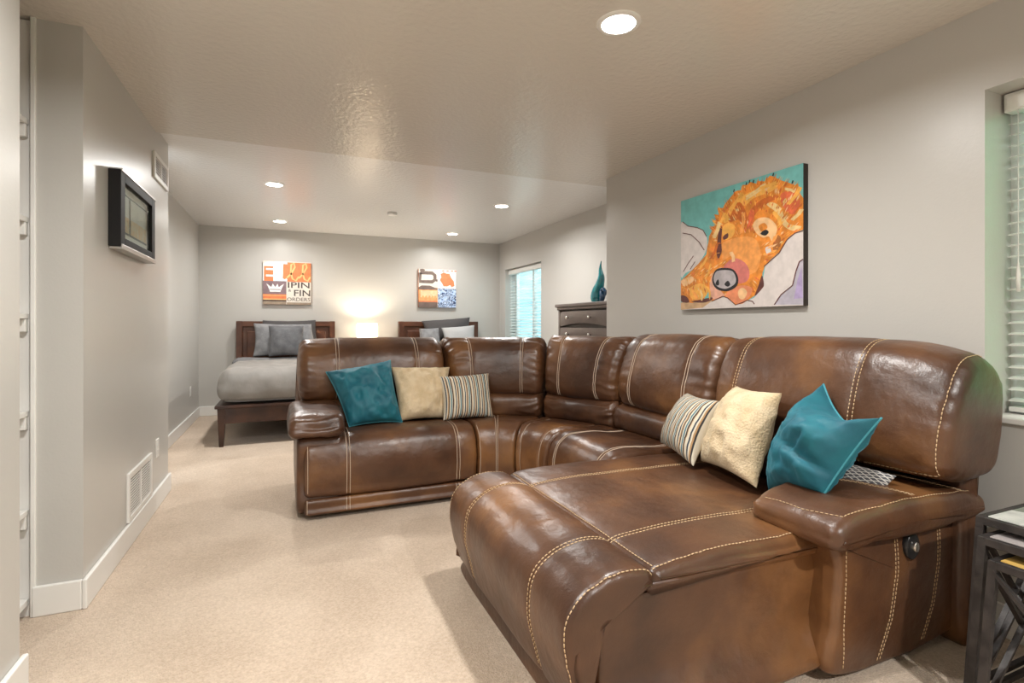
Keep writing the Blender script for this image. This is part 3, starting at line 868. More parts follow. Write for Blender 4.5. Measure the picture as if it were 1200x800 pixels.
def make_duvet(X, label):
    x0, x1 = X - .62, X + .62
    def dd(p):
        n1 = noise.noise(Vector((p.x * 3, p.y * 3, p.z * 3))) * .022 + (.3 - abs(noise.noise(Vector((p.x * 5, p.y * 4, p.z * 3))))) * .045
        c = Vector((X, 6.7, .5)); o_ = (p - c); o_.z *= 2.2
        q = p + o_.normalized() * n1
        low = max(0, (.62 - p.z) / .2)
        e = 1 + .06 * low + .03 * low * math.sin(p.y * 19 + p.x * 13) * .5
        q.x = X + (q.x - X) * e; q.y = 6.6 + (q.y - 6.6) * (1 + .012 * low)
        return q
    bm = rbox(x0 - .012, x1 + .012, 5.80, 7.32, .415, .765, .16, (44, 48, 16), dd)
    bm.faces.ensure_lookup_table(); bmesh.ops.recalc_face_normals(bm, faces=bm.faces); bm.normal_update()
    kill = [f for f in bm.faces if (f.normal.z < -.7 and f.calc_center_median().z < .45) or (f.normal.y > .8 and f.calc_center_median().y > 7.25)]
    bmesh.ops.delete(bm, geom=kill, context='FACES')
    bmesh.ops.solidify(bm, geom=bm.faces[:], thickness=.02)
    o = emit('duvet', bm, M['duvet'], None)
    tag(o, label, 'bedding', 'duvets on the beds')
    bm = rbox(x0 + .0, x1 - .0, 7.10, 7.42, .60, .785, .07, (20, 6, 5), lambda p: p + Vector((0, 0, .008 * noise.noise(p * 7))))
    f = emit('turned_down_sheet', bm, M['grey_sheet'], o); f['label'] = 'grey turned-down sheet edge'
    return o

def bed_set(X, side):
    make_bed(X, 'dark wood bed with panelled headboard %s' % side)
    make_duvet(X, 'taupe grey duvet spread over the bed %s' % side)
    p = lambda c, t, m, l, sd, nm='bed_pillow', wr=.012: pillow(nm, [(X + a, b, z) for a, b, z in c], t, m, l, seed=sd, wr=wr, n=16)
    if X < 1:
        p([(-.40, 7.53, .78), (.42, 7.53, .78), (.36, 7.71, 1.262), (-.30, 7.71, 1.255)], .10, M['dark_pillow'], 'charcoal pillow standing against the left headboard, rearmost', 1.0)
        p([(-.40, 7.36, .795), (.40, 7.36, .795), (.30, 7.54, 1.205), (-.40, 7.54, 1.215)], .11, M['grey_sham'], 'mid grey sham pillow behind the slate pillow on the left bed', 2.0)
        p([(-.21, 7.16, .80), (.19, 7.16, .80), (.20, 7.36, 1.185), (-.22, 7.36, 1.185)], .12, M['grey_pillow'], 'square slate grey pillow in front on the left bed', 3.0)
    else:
        p([(-.26, 7.54, .95), (.42, 7.54, .95), (.46, 7.70, 1.31), (-.30, 7.70, 1.25)], .11, M['dark_pillow'], 'charcoal pillow standing against the right headboard', 5.0)
        p([(-.42, 7.33, .80), (-.09, 7.33, .80), (-.09, 7.50, 1.15), (-.38, 7.50, 1.14)], .11, M['grey_sham'], 'mid grey sham pillow at the left on the right bed', 6.0)
        p([(-.05, 7.25, .80), (.40, 7.25, .80), (.45, 7.46, 1.19), (-.06, 7.46, 1.15)], .11, M['white_cloth'], 'pale grey pillow in front on the right bed', 7.0)
bed_set(-.015, 'at the left of the back wall')
bed_set(2.12, 'at the right, mostly hidden by the sofa')

# nightstand and lamp
ns = thing('nightstand', 'dark wood nightstand hidden behind the sofa, holding the lit lamp', 'nightstand', (1.02, 7.6, 0))
emit('body', boxes((.78, 1.26, 7.42, 7.84, .08, .62), bev=.004), M['wood'], ns, False)
emit('top', boxes((.76, 1.28, 7.40, 7.86, .62, .65), bev=.006), M['wood'], ns, False)
for z in (.11, .37):
    d = emit('drawer', boxes((.80, 1.24, 7.405, 7.425, z, z + .23), bev=.005), M['wood'], ns, False)
    emit('knob', boxes((1.0, 1.04, 7.38, 7.406, z + .1, z + .125), bev=.006), M['chrome'], d, False)
for x in (.80, 1.21):
    for y in (7.44, 7.79): emit('leg', boxes((x, x + .035, y, y + .035, 0, .08)), M['wood'], ns, False)
lx, ly = 1.02, 7.58
tl = thing('table_lamp', 'glowing table lamp with white drum shade between the two beds', 'lamp', (lx, ly, .65))
bm = bmesh.new(); lathe(bm, [(.07, .65), (.075, .665), (.03, .69), (.05, .76), (.062, .83), (.04, .90), (.014, .935), (.012, .99)], lx, ly, 24)
emit('base', bm, M['ceramic'], tl)
bm = bmesh.new(); lathe(bm, [(.138, .955), (.138, 1.06), (.138, 1.21)], lx, ly, 40, cap=False)
bmesh.ops.solidify(bm, geom=bm.faces[:], thickness=.002)
emit('lamp_shade', bm, M['shade'], tl)
bm = bmesh.new(); lathe(bm, [(.012, .99), (.028, 1.03), (.030, 1.06), (.018, 1.085), (.003, 1.092)], lx, ly, 16)
emit('bulb', bm, M['bulb'], tl)
ld = bpy.data.lights.new('bulb_light', 'POINT'); ld.energy = 34; ld.color = (1, .86, .68); ld.shadow_soft_size = .04
lo = bpy.data.objects.new('bulb_light', ld); C.objects.link(lo); lo.parent = tl; lo.location = (0, 0, 1.115 - .65)

# ------------------------------------------------------------------ chest of drawers, glass sculpture
ch = thing('chest_of_drawers', 'tall dark chest of drawers with bowed fronts in the right alcove', 'chest', (2.92, 4.62, 0))
cx0, cx1, cy0, cy1 = 2.74, 3.11, 4.10, 5.12
emit('side_panel', boxes((cx0, cx1, cy0, cy0 + .035, .06, 1.36), bev=.003), M['chest'], ch, False)
emit('side_panel', boxes((cx0, cx1, cy1 - .035, cy1, .06, 1.36), bev=.003), M['chest'], ch, False)
emit('back_panel', boxes((cx1 - .02, cx1, cy0 + .035, cy1 - .035, .06, 1.36)), M['chest'], ch, False)
emit('inner_case', boxes((cx0 + .035, cx1 - .02, cy0 + .035, cy1 - .035, .08, 1.36)), M['chest_dark'], ch, False)
bm = bmesh.new(); box(bm, cx0 - .03, cx1, cy0 - .03, cy1 + .03, 1.385, 1.42, bev=.008); box(bm, cx0 - .012, cx1, cy0 - .012, cy1 + .012, 1.355, 1.388, bev=.006)
emit('top', bm, M['chest'], ch, False)
emit('plinth', boxes((cx0, cx1, cy0, cy1, 0, .08), bev=.004), M['chest'], ch, False)
dz = .172; first = None
for k in range(7):
    z0 = 1.345 - (k + 1) * dz
    if first is None:
        bm = bmesh.new(); ny, nz = 20, 6; G = {}
        for i in range(ny + 1):
            v = i / ny * 2 - 1
            for j in range(nz + 1):
                t = j / nz
                zb = z0 + .004 + .036 * (1 - v * v); zt = z0 + dz - .008
                bow = .028 * (1 - v * v) * (.35 + .65 * math.sin(t * PI * .5))
                xx = cx0 + .006 - bow - .005 * math.sin(t * PI)
                G[i, j] = (xx, cy0 + .04 + (cy1 - cy0 - .08) * i / ny, zb + (zt - zb) * t)
        Fv = {k_: bm.verts.new(p) for k_, p in G.items()}; Bv = {k_: bm.verts.new((cx0 + .034, p[1], p[2])) for k_, p in G.items()}
        for i in range(ny):
            for j in range(nz):
                bm.faces.new((Fv[i, j], Fv[i + 1, j], Fv[i + 1, j + 1], Fv[i, j + 1])); bm.faces.new((Bv[i, j], Bv[i, j + 1], Bv[i + 1, j + 1], Bv[i + 1, j]))
            bm.faces.new((Fv[i, nz], Fv[i + 1, nz], Bv[i + 1, nz], Bv[i, nz])); bm.faces.new((Fv[i, 0], Bv[i, 0], Bv[i + 1, 0], Fv[i + 1, 0]))
        for j in range(nz):
            bm.faces.new((Fv[0, j], Fv[0, j + 1], Bv[0, j + 1], Bv[0, j])); bm.faces.new((Fv[ny, j], Bv[ny, j], Bv[ny, j + 1], Fv[ny, j + 1]))
        first = emit('drawer', bm, M['chest'], ch, True, autosharp=.6)
        kn = []
        for y in (4.40, 4.84):
            kb = bmesh.new(); zc = z0 + .097
            ringsp = []
            for (xx, rr) in ((cx0 - .025, .008), (cx0 - .045, .008), (cx0 - .052, .017), (cx0 - .062, .016), (cx0 - .066, .004)):
                ringsp.append([kb.verts.new((xx, y + rr * math.cos(q * PI / 6), zc + rr * math.sin(q * PI / 6))) for q in range(12)])
            for A, B_ in zip(ringsp, ringsp[1:]):
                for q in range(12): kb.faces.new((A[q], A[(q + 1) % 12], B_[(q + 1) % 12], B_[q]))
            kb.faces.new(ringsp[0]); kb.faces.new(ringsp[-1])
            emit('knob', kb, M['chrome'], first)
    else:
        c = copy_tree(first, ch); c.location = (0, 0, -k * dz)
gs = thing('glass_sculpture', 'teal blown glass flame sculpture on top of the chest', 'sculpture', (2.92, 4.55, 1.42))
def spline(ps, n=8):
    out = []
    m = len(ps)
    for i in range(m - 1):
        p0, p1, p2, p3 = [Vector(ps[max(0, min(m - 1, i + k))]) for k in (-1, 0, 1, 2)]
        for j in range(n):
            t = j / n; out.append(.5 * ((2 * p1) + (p2 - p0) * t + (2 * p0 - 5 * p1 + 4 * p2 - p3) * t * t + (3 * p1 - p0 - 3 * p2 + p3) * t ** 3))
    out.append(Vector(ps[-1])); return out
sp = spline([(2.92, 4.60, 1.424, .040), (2.92, 4.625, 1.47, .062), (2.92, 4.605, 1.54, .058), (2.92, 4.56, 1.61, .046), (2.92, 4.535, 1.68, .034), (2.92, 4.55, 1.75, .019), (2.92, 4.548, 1.80, .010), (2.92, 4.535, 1.845, .003)])
bm = bmesh.new(); tube(bm, [p.to_3d() if len(p) == 3 else Vector(p[:3]) for p in sp], [max(.002, p[3]) for p in sp], 14)
emit('flame', bm, M['glass_teal'], gs)
sp = spline([(2.92, 4.53, 1.445, .024), (2.92, 4.51, 1.485, .030), (2.92, 4.525, 1.53, .028), (2.92, 4.50, 1.555, .022), (2.92, 4.46, 1.53, .016), (2.92, 4.455, 1.49, .006)])
bm = bmesh.new(); tube(bm, [Vector(p[:3]) for p in sp], [max(.002, p[3]) for p in sp], 12)
o = emit('curl', bm, M['glass_blue'], gs); o['label'] = 'deep blue glass curl'

# ------------------------------------------------------------------ wall art
def prism(bm, pts, depth_dir, d, mi=0):
    """flat polygon given a small thickness"""
    dv = Vector(depth_dir) * d
    vs = [bm.verts.new(Vector(p) + dv) for p in pts]
    f = bm.faces.new(vs); f.material_index = mi
    return f
class Art:
    """flat print on a canvas: polygons in canvas coordinates, each colour a material of one mesh"""
    def __init__(s, fn, out): s.fn, s.out, s.bm, s.mats, s.idx, s.lay = fn, Vector(out), bmesh.new(), [], {}, 0
    def mi(s, m):
        if m.name not in s.idx: s.idx[m.name] = len(s.mats); s.mats.append(m)
        return s.idx[m.name]
    def poly(s, pts, m, tri=True):
        s.lay += 1
        vs = [s.bm.verts.new(Vector(s.fn(*p)) + s.out * (.000004 * s.lay)) for p in pts]
        from mathutils.geometry import tessellate_polygon
        k = s.mi(m)
        for tri in tessellate_polygon([[Vector((p[0], p[1], 0)) for p in pts]]):
            f = s.bm.faces.new([vs[q] for q in tri]); f.material_index = k
    def blob(s, pts, m, k=3):
        n = len(pts); out = []
        for i in range(n):
            p0, p1, p2, p3 = [Vector(pts[(i + q) % n]) for q in (-1, 0, 1, 2)]
            for j in range(k):
                t = j / k; v = .5 * ((2 * p1) + (p2 - p0) * t + (2 * p0 - 5 * p1 + 4 * p2 - p3) * t * t + (3 * p1 - p0 - 3 * p2 + p3) * t ** 3)
                out.append((min(1, max(0, v.x)), min(1, max(0, v.y))))
        s.poly(out, m)
    def rect(s, u0, v0, u1, v1, m): s.poly([(u0, v0), (u1, v0), (u1, v1), (u0, v1)], m)
    def stroke(s, pts, w_, m):
        s.lay += 1; P = [Vector(p) for p in pts]; k = s.mi(m); L_ = []
        for i, p in enumerate(P):
            t = (P[min(i + 1, len(P) - 1)] - P[max(i - 1, 0)]).normalized(); n = Vector((-t.y, t.x)) * w_ / 2
            L_.append([s.bm.verts.new(Vector(s.fn(*q)) + s.out * (.000004 * s.lay)) for q in (p - n, p + n)])
        for a, b in zip(L_, L_[1:]):
            f = s.bm.faces.new((a[0], b[0], b[1], a[1])); f.material_index = k
    def text(s, txt, u0, v0, u1, v1, m, bold=0.0):
        cu = bpy.data.curves.new('t', 'FONT'); cu.body = txt; cu.resolution_u = 3; cu.offset = bold
        to = bpy.data.objects.new('t', cu); C.objects.link(to); bpy.context.view_layer.update()
        me = to.to_mesh(); vs = [v.co.copy() for v in me.vertices]; fs = [tuple(p.vertices) for p in me.polygons]
        to.to_mesh_clear(); bpy.data.objects.remove(to); bpy.data.curves.remove(cu)
        xa, xb = min(v.x for v in vs), max(v.x for v in vs); ya, yb = min(v.y for v in vs), max(v.y for v in vs)
        s.lay += 1; k = s.mi(m)
        nv = [s.bm.verts.new(Vector(s.fn(u0 + (u1 - u0) * (v.x - xa) / (xb - xa), v0 + (v1 - v0) * (v.y - ya) / (yb - ya))) + s.out * (.000004 * s.lay)) for v in vs]
        for f in fs:
            try: q = s.bm.faces.new([nv[i] for i in f]); q.material_index = k
            except ValueError: pass
    def done(s, parent, name='painted_print'):
        bm = s.bm
        me = bpy.data.meshes.new(name); o = bpy.data.objects.new(name, me)
        sh_ = rootloc(parent)
        for v in bm.verts: v.co -= sh_
        bm.to_mesh(me); bm.free()
        for m in s.mats: me.materials.append(m)
        C.objects.link(o); o.parent = parent
        return o

D = {
'pillow_l': [(0.005,0.807),(0.075,0.755),(0.166,0.723),(0.227,0.686),(0.26,0.625),(0.265,0.556),(0.246,0.489),(0.155,0.374),(0.05,0.334),(0,0.31),(0,0.664)],
'pillow_r': [(1,0.523),(0.948,0.517),(0.896,0.479),(0.841,0.388),(0.786,0.346),(0.745,0.307),(0.728,0.214),(0.72,0.137),(0.66,0.072),(0.571,0.036),(0.516,0.024),(0.43,0.098),(0.308,0.063),(0.211,0.017),(0.0,0.0),(1,0.0)],
'sand': [(0,0.068),(0.318,0.072),(0.222,0.012),(0,0)],
'dog': [(0.276,0.573),(0.281,0.621),(0.308,0.665),(0.303,0.695),(0.344,0.706),(0.312,0.755),(0.351,0.747),(0.328,0.801),(0.371,0.786),(0.359,0.846),(0.409,0.834),(0.42,0.859),(0.468,0.902),(0.516,0.944),(0.561,0.94),(0.571,0.976),(0.608,0.966),(0.634,0.982),(0.678,0.953),(0.691,0.97),(0.737,0.953),(0.778,0.983),(0.81,0.964),(0.85,0.926),(0.903,0.892),(0.948,0.859),(0.969,0.866),(0.972,0.819),(0.984,0.783),(1,0.754),(1,0.531),(0.948,0.521),(0.903,0.493),(0.85,0.403),(0.786,0.354),(0.745,0.316),(0.724,0.258),(0.72,0.154),(0.66,0.084),(0.571,0.031),(0.516,0.024),(0.449,0.084),(0.409,0.1),(0.308,0.063),(0.287,0.172),(0.232,0.086),(0.12,0.057),(0.002,0.078),(0,0.141),(0,0.267),(0.086,0.33),(0.178,0.4),(0.255,0.469),(0.265,0.536)],
'yel1': [(0.409,0.719),(0.449,0.795),(0.516,0.871),(0.608,0.899),(0.745,0.912),(0.834,0.894),(0.786,0.86),(0.66,0.848),(0.59,0.806),(0.535,0.838),(0.478,0.779),(0.449,0.711)],
'dark1': [(0.458,0.709),(0.526,0.84),(0.571,0.819),(0.608,0.711),(0.59,0.644),(0.535,0.71)],
'dark2': [(0.608,0.711),(0.678,0.801),(0.786,0.831),(0.841,0.807),(0.778,0.782),(0.695,0.743),(0.651,0.684),(0.634,0.616)],
'red': [(0.85,0.814),(0.903,0.831),(0.969,0.779),(0.977,0.705),(0.933,0.652),(0.872,0.715)],
'ear': [(0.754,0.771),(0.802,0.775),(0.857,0.719),(0.872,0.665),(0.91,0.59),(0.99,0.557),(0.948,0.533),(0.896,0.561),(0.85,0.621),(0.826,0.693)],
'browr': [(0.651,0.638),(0.695,0.682),(0.77,0.665),(0.826,0.592),(0.818,0.527),(0.794,0.48),(0.77,0.528),(0.728,0.527),(0.678,0.572)],
'browr2': [(0.695,0.621),(0.737,0.637),(0.761,0.597),(0.72,0.572)],
'eyer': [(0.708,0.561),(0.745,0.584),(0.77,0.561),(0.745,0.539)],
'browl': [(0.409,0.682),(0.449,0.701),(0.497,0.673),(0.506,0.614),(0.478,0.574),(0.42,0.566),(0.4,0.628)],
'eyel': [(0.409,0.597),(0.449,0.617),(0.451,0.58),(0.415,0.568)],
'band': [(0.374,0.67),(0.4,0.674),(0.391,0.553),(0.4,0.495),(0.37,0.414),(0.349,0.473),(0.359,0.577)],
'muz': [(0.409,0.549),(0.571,0.565),(0.678,0.519),(0.712,0.399),(0.695,0.306),(0.66,0.266),(0.571,0.266),(0.497,0.423),(0.409,0.398),(0.4,0.475)],
'pink': [(0.409,0.342),(0.497,0.404),(0.59,0.355),(0.626,0.278),(0.608,0.209),(0.535,0.197),(0.526,0.271),(0.458,0.326)],
'lip': [(0.287,0.21),(0.328,0.313),(0.4,0.342),(0.339,0.273),(0.328,0.215),(0.4,0.134),(0.42,0.1),(0.318,0.081)],
'chin': [(0.43,0.098),(0.478,0.156),(0.563,0.177),(0.643,0.152),(0.626,0.082),(0.535,0.028)],
'chin2': [(0.535,0.133),(0.571,0.158),(0.608,0.12),(0.581,0.066),(0.544,0.078)],
'nose': [(0.318,0.285),(0.349,0.33),(0.42,0.335),(0.497,0.311),(0.536,0.243),(0.528,0.18),(0.478,0.146),(0.42,0.14),(0.349,0.166),(0.312,0.227)],
'nose2': [(0.33,0.283),(0.354,0.315),(0.42,0.316),(0.487,0.299),(0.516,0.245),(0.512,0.199),(0.468,0.17),(0.42,0.161),(0.359,0.185),(0.326,0.235)],
'nos1': [(0.341,0.215),(0.365,0.246),(0.374,0.202),(0.354,0.193)],
'nos2': [(0.42,0.198),(0.449,0.226),(0.47,0.194),(0.449,0.176)],
'under': [(0.72,0.242),(0.735,0.17),(0.72,0.137),(0.665,0.084),(0.695,0.165)],
'paw': [(0.086,0.186),(0.199,0.227),(0.276,0.172),(0.232,0.096),(0.12,0.092)],
'paw2': [(0.002,0.266),(0.11,0.297),(0.132,0.254),(0.038,0.211)],
'claw': [(0,0.132),(0.063,0.116),(0.086,0.064),(0.002,0.076)],
'claw2': [(0.11,0.07),(0.222,0.086),(0.308,0.097),(0.303,0.072),(0.222,0.055)],
'cheekw': [(0.745,0.445),(0.778,0.449),(0.786,0.404),(0.757,0.396)],
'cheekb': [(0.81,0.52),(0.85,0.512),(0.85,0.436),(0.802,0.403)],
'lilac': [(0.81,0.012),(0.857,0.085),(0.933,0.145),(0.954,0.241),(0.977,0.31),(1,0.323),(1,0.005)],
'lil2': [(0.94,0.047),(0.962,0.176),(0.99,0.269),(0.998,0.052)],
'l1': [(0.02,0.807),(0.075,0.755),(0.166,0.723),(0.227,0.686),(0.26,0.625)],
'l2': [(0.02,0.703),(0.11,0.67),(0.189,0.589),(0.238,0.511)],
'l3': [(0.027,0.347),(0.075,0.414),(0.132,0.477)],
'l4': [(0.098,0.36),(0.149,0.424)],
'l5': [(0.81,0.012),(0.857,0.085),(0.933,0.145),(0.954,0.241),(0.977,0.31),(1,0.323)],
'l6': [(0.308,0.063),(0.409,0.1),(0.449,0.084),(0.516,0.023),(0.571,0.04),(0.608,0.056),(0.651,0.045),(0.665,0.023)],
'l7': [(1,0.523),(0.948,0.517),(0.896,0.479),(0.841,0.388),(0.786,0.346),(0.737,0.305)],
}
P = dict(teal=paint('teal', (.16, .46, .44), .12), white=paint('white', (.66, .60, .57), .10), sand=paint('sand', (.56, .36, .20), .2), orange=paint('orange', (.72, .24, .03), .35),
         yel=paint('yellow_orange', (.86, .42, .08), .22), rust=paint('rust', (.56, .13, .02), .3), red=paint('red_orange', (.70, .14, .05), .3), cream=paint('cream', (.78, .55, .24), .25),
         pale=paint('pale_orange', (.84, .52, .26), .2), plum=paint('plum', (.12, .035, .03), .3), ink=paint('ink', (.015, .014, .016), .2), lt=paint('light_orange', (.82, .33, .08), .22),
         pink=paint('pink', (.62, .18, .15), .2), rose=paint('rose', (.72, .38, .27), .2), salmon=paint('salmon', (.76, .26, .12), .2), lilac=paint('lilac', (.45, .42, .48), .15), lilac2=paint('violet', (.40, .32, .52), .2),
         nose=paint('nose_grey', (.44, .40, .41), .2), brown=paint('brown', (.34, .12, .03), .3))
cv = thing('canvas_painting', 'large canvas painting of an orange dog resting on white pillows', 'painting', (2.52, 2.41, 1.30))
bm = bmesh.new(); box(bm, 2.502, 2.539, 1.942, 2.88, 1.301, 2.053, bev=.002)
emit('canvas', bm, M['canvas_side'], cv, False)
A = Art(lambda u, v: (2.5015, 2.88 - u * .938, 1.301 + v * .752), (-1, 0, 0))
A.rect(0, 0, 1, 1, P['teal'])
for k, c in (('pillow_l', 'white'), ('pillow_r', 'white'), ('sand', 'sand'), ('lilac', 'lilac'), ('lil2', 'lilac2'), ('dog', 'orange'), ('yel1', 'yel'), ('dark1', 'rust'), ('dark2', 'rust'), ('red', 'red'), ('ear', 'cream'), ('browr', 'pale'), ('browr2', 'orange'), ('eyer', 'ink'), ('browl', 'yel'), ('eyel', 'plum'), ('band', 'plum'), ('muz', 'lt'), ('pink', 'pink'), ('lip', 'rose'), ('chin', 'salmon'), ('chin2', 'pale'), ('nose', 'ink'), ('nose2', 'nose'), ('nos1', 'ink'), ('nos2', 'ink'), ('under', 'plum'), ('paw', 'yel'), ('paw2', 'pale'), ('claw', 'plum'), ('claw2', 'plum'), ('cheekw', 'white'), ('cheekb', 'brown')):
    (A.poly if k in ('dog', 'pillow_r', 'sand', 'lilac', 'lil2') else A.blob)(D[k], P[c])
rr = random.Random(3)
def inside(p, poly):
    c = False; n = len(poly)
    for i in range(n):
        (x1, y1), (x2, y2) = poly[i], poly[i - 1]
        if (y1 > p[1]) != (y2 > p[1]) and p[0] < (x2 - x1) * (p[1] - y1) / (y2 - y1) + x1: c = not c
    return c
KEEP = [D[k] for k in ('muz', 'pink', 'lip', 'chin', 'nose', 'browr', 'browl', 'band', 'eyer', 'under', 'claw')]
FUR = ['yel', 'cream', 'rust', 'red', 'lt', 'pale', 'yel', 'rust', 'lt', 'orange', 'yel']
cnt = 0
while cnt < 330:
    p = (rr.random(), rr.random())
    if not inside(p, D['dog']) or any(inside(p, k) for k in KEEP): continue
    if p[1] < .30 and p[0] < .3: dx, dy = .25, -1          # paw: fur runs down to the claws
    else:
        dx, dy = p[0] - .56, p[1] - .42                     # head: fur fans out from the muzzle
        dx, dy = dx * .9 - dy * .35, dy + dx * .25
    l = math.hypot(dx, dy) + 1e-6; ln = rr.uniform(.02, .06); dx, dy = dx / l * ln, dy / l * ln
    q = (p[0] + dx, p[1] + dy)
    if not inside(q, D['dog']) or any(inside(q, k) for k in KEEP): continue
    w0 = rr.uniform(.006, .014)
    nx, ny = -dy / ln * w0 * .5, dx / ln * w0 * .5
    A.poly([(p[0] - nx * .3, p[1] - ny * .3), (p[0] + dx * .5 - nx, p[1] + dy * .5 - ny), q, (p[0] + dx * .5 + nx, p[1] + dy * .5 + ny)], P[rr.choice(FUR)])
    cnt += 1
for _ in range(46):                                          # loose hairs breaking the outline of the head
    i = rr.randrange(2, 30); (x1, y1), (x2, y2) = D['dog'][i], D['dog'][i + 1]; t = rr.random()
    x, y = x1 + (x2 - x1) * t, y1 + (y2 - y1) * t; dx, dy = x - .60, y - .45; l = math.hypot(dx, dy); dx, dy = dx / l * .03, dy / l * .03
    if 0 < x + dx < 1 and 0 < y + dy < 1: A.poly([(x - dx - dy * .15, y - dy + dx * .15), (x + dx, y + dy), (x - dx + dy * .15, y - dy - dx * .15)], P[rr.choice(['yel', 'orange', 'rust', 'lt'])])
for (u, v, du, dv, c) in ((.47, .80, .10, .11, 'yel'), (.60, .86, .14, .06, 'cream'), (.70, .90, .12, .01, 'yel'), (.36, .70, .06, .10, 'yel'), (.33, .60, .05, .12, 'cream'), (.56, .60, .02, .16, 'lt'), (.62, .62, .03, .14, 'red'), (.90, .74, .08, .10, 'yel'), (.93, .62, .06, .06, 'cream'), (.80, .70, .05, -.10, 'yel'), (.20, .36, .07, .08, 'yel'), (.24, .26, .05, .12, 'yel'), (.14, .15, .03, -.07, 'lt'), (.20, .16, .01, -.08, 'cream'), (.26, .18, .02, -.09, 'yel'), (.66, .30, .05, .10, 'lt'), (.78, .46, .04, .06, 'lt'), (.48, .46, .02, -.08, 'pale'), (.30, .42, .06, .12, 'rust'), (.88, .86, .06, -.04, 'cream')):
    for q in range(3):
        a, b = u + rr.uniform(-.012, .012), v + rr.uniform(-.012, .012)
        A.stroke([(a, b), (a + du * .5 + .01, b + dv * .5), (a + du, b + dv)], rr.uniform(.008, .018), P[c])
for k in ('l1', 'l2', 'l3', 'l4', 'l5', 'l6', 'l7'): A.stroke(D[k], .007, P['plum'])
for u, v in ((.60, .965), (.625, .975), (.655, .965), (.50, .94), (.93, .875), (.80, .972)): A.stroke([(u, v), (u + .006, v + .022)], .009, P['ink'])
A.done(cv)

PB = dict(cream=paint('canvas_cream', (.74, .68, .60), .06), orange=paint('canvas_orange', (.74, .20, .07), .14), yellow=paint('canvas_yellow', (.88, .50, .20), .1), purple=paint('canvas_plum_grey', (.22, .145, .16), .2), dark=paint('canvas_dark', (.06, .04, .035), .2),
          white=paint('canvas_white', (.82, .81, .79), .05), tan=paint('canvas_tan', (.33, .25, .18), .15), ltblue=paint('canvas_pale_blue', (.56, .64, .70), .1), brown=paint('canvas_brown', (.17, .12, .10), .2), sun=paint('canvas_sunset', (.86, .36, .14), .25), sun2=paint('canvas_glow', (.90, .58, .34), .15), coral=paint('canvas_coral', (.80, .22, .09), .12))
def back_canvas(label, x0, x1, z0, z1):
    o = thing('canvas_painting', label, 'painting', ((x0 + x1) / 2, 7.88, z0), 'square canvases above the beds')
    bm = bmesh.new(); box(bm, x0, x1, 7.862, 7.899, z0, z1, bev=.002)
    emit('canvas', bm, M['canvas_or'], o, False)
    return o, Art(lambda u, v: (x0 + u * (x1 - x0), 7.8615, z0 + v * (z1 - z0)), (0, -1, 0))
def arc(cu, cv_, ru, rv, a0, a1, n=14): return [(cu + ru * math.cos(math.radians(a0 + (a1 - a0) * i / n)), cv_ + rv * math.sin(math.radians(a0 + (a1 - a0) * i / n))) for i in range(n + 1)]
o, A = back_canvas('square canvas with orange lettering and a crown above the left bed', -.318, .290, 1.475, 2.065)
A.rect(0, 0, 1, 1, PB['cream'])
A.poly([(0, .53), (.0, .93), (.12, .995), (.24, .97), (.34, .90), (.34, .53)], PB['white'])
A.rect(.02, .54, .21, .88, PB['orange']); A.rect(.06, .79, .21, .835, PB['white']); A.rect(.06, .64, .21, .685, PB['white'])
A.rect(.24, .53, .50, 1, PB['ltblue']); A.stroke(arc(.42, .76, .08, .2, 90, 270), .07, PB['white']); A.rect(.40, .58, .5, .94, PB['orange']); A.stroke([(.39, .97), (.38, .6), (.46, .56), (.49, .6)], .05, PB['white'])
A.rect(.50, .53, 1, .985, PB['orange'])
for c in (.62, .87): A.stroke([(c - .13, .62), (c - .04, .72), (c + .04, .88), (c + .02, .97), (c - .04, .93), (c - .05, .75), (c - .01, .60), (c + .06, .56), (c + .12, .66)], .035, PB['yellow'])
A.rect(0, .22, .48, .54, PB['purple']); A.poly([(.14, .31), (.36, .31), (.43, .48), (.32, .40), (.30, .48), (.25, .40), (.20, .48), (.17, .40), (.07, .48)], PB['white']); A.rect(.14, .335, .36, .352, PB['purple']); A.rect(.14, .29, .36, .315, PB['white'])
A.rect(0, .13, .48, .235, PB['orange']); A.rect(0, .20, .48, .212, PB['yellow']); A.rect(0, .10, .48, .13, PB['yellow']); A.rect(0, .0, .48, .105, PB['tan']); A.rect(0, .07, .48, .105, PB['dark'])
A.text('IPIN', .51, .39, .97, .525, PB['dark'], .012); A.text('&', .52, .30, .58, .36, PB['dark']); A.text('FIN', .64, .20, .985, .345, PB['dark'], .012); A.text('ORDERS', .49, .08, .985, .165, PB['brown'], .01); A.rect(.49, 0, 1, .05, PB['tan'])
A.done(o)
o, A = back_canvas('square four-panel abstract canvas above the right bed', 1.815, 2.405, 1.46, 2.045)
A.rect(0, 0, 1, 1, PB['cream'])
A.stroke([(.04, .90), (.36, .90), (.43, .84), (.43, .73), (.36, .67), (.04, .67), (.04, .90)], .09, PB['brown']); A.poly(arc(.1, .97, .07, .03, 0, 330), PB['brown']); A.rect(.45, .68, .50, .74, PB['brown'])
A.rect(0, .0, .50, .52, PB['sun']); A.poly([(0, .52), (.08, .57), (.3, .57), (.42, .52), (.5, .50), (.5, .46), (0, .46)], PB['brown']); A.rect(.05, .26, .48, .44, PB['sun2']); A.rect(0, .14, .5, .17, PB['coral']); A.rect(0, 0, .5, .14, PB['brown'])
for u in (.10, .18, .27, .35, .42): A.stroke([(u, .18), (u + .01, .27), (u + .03, .30)], .05, PB['sun'])
A.rect(.51, .51, 1, 1, PB['white'])
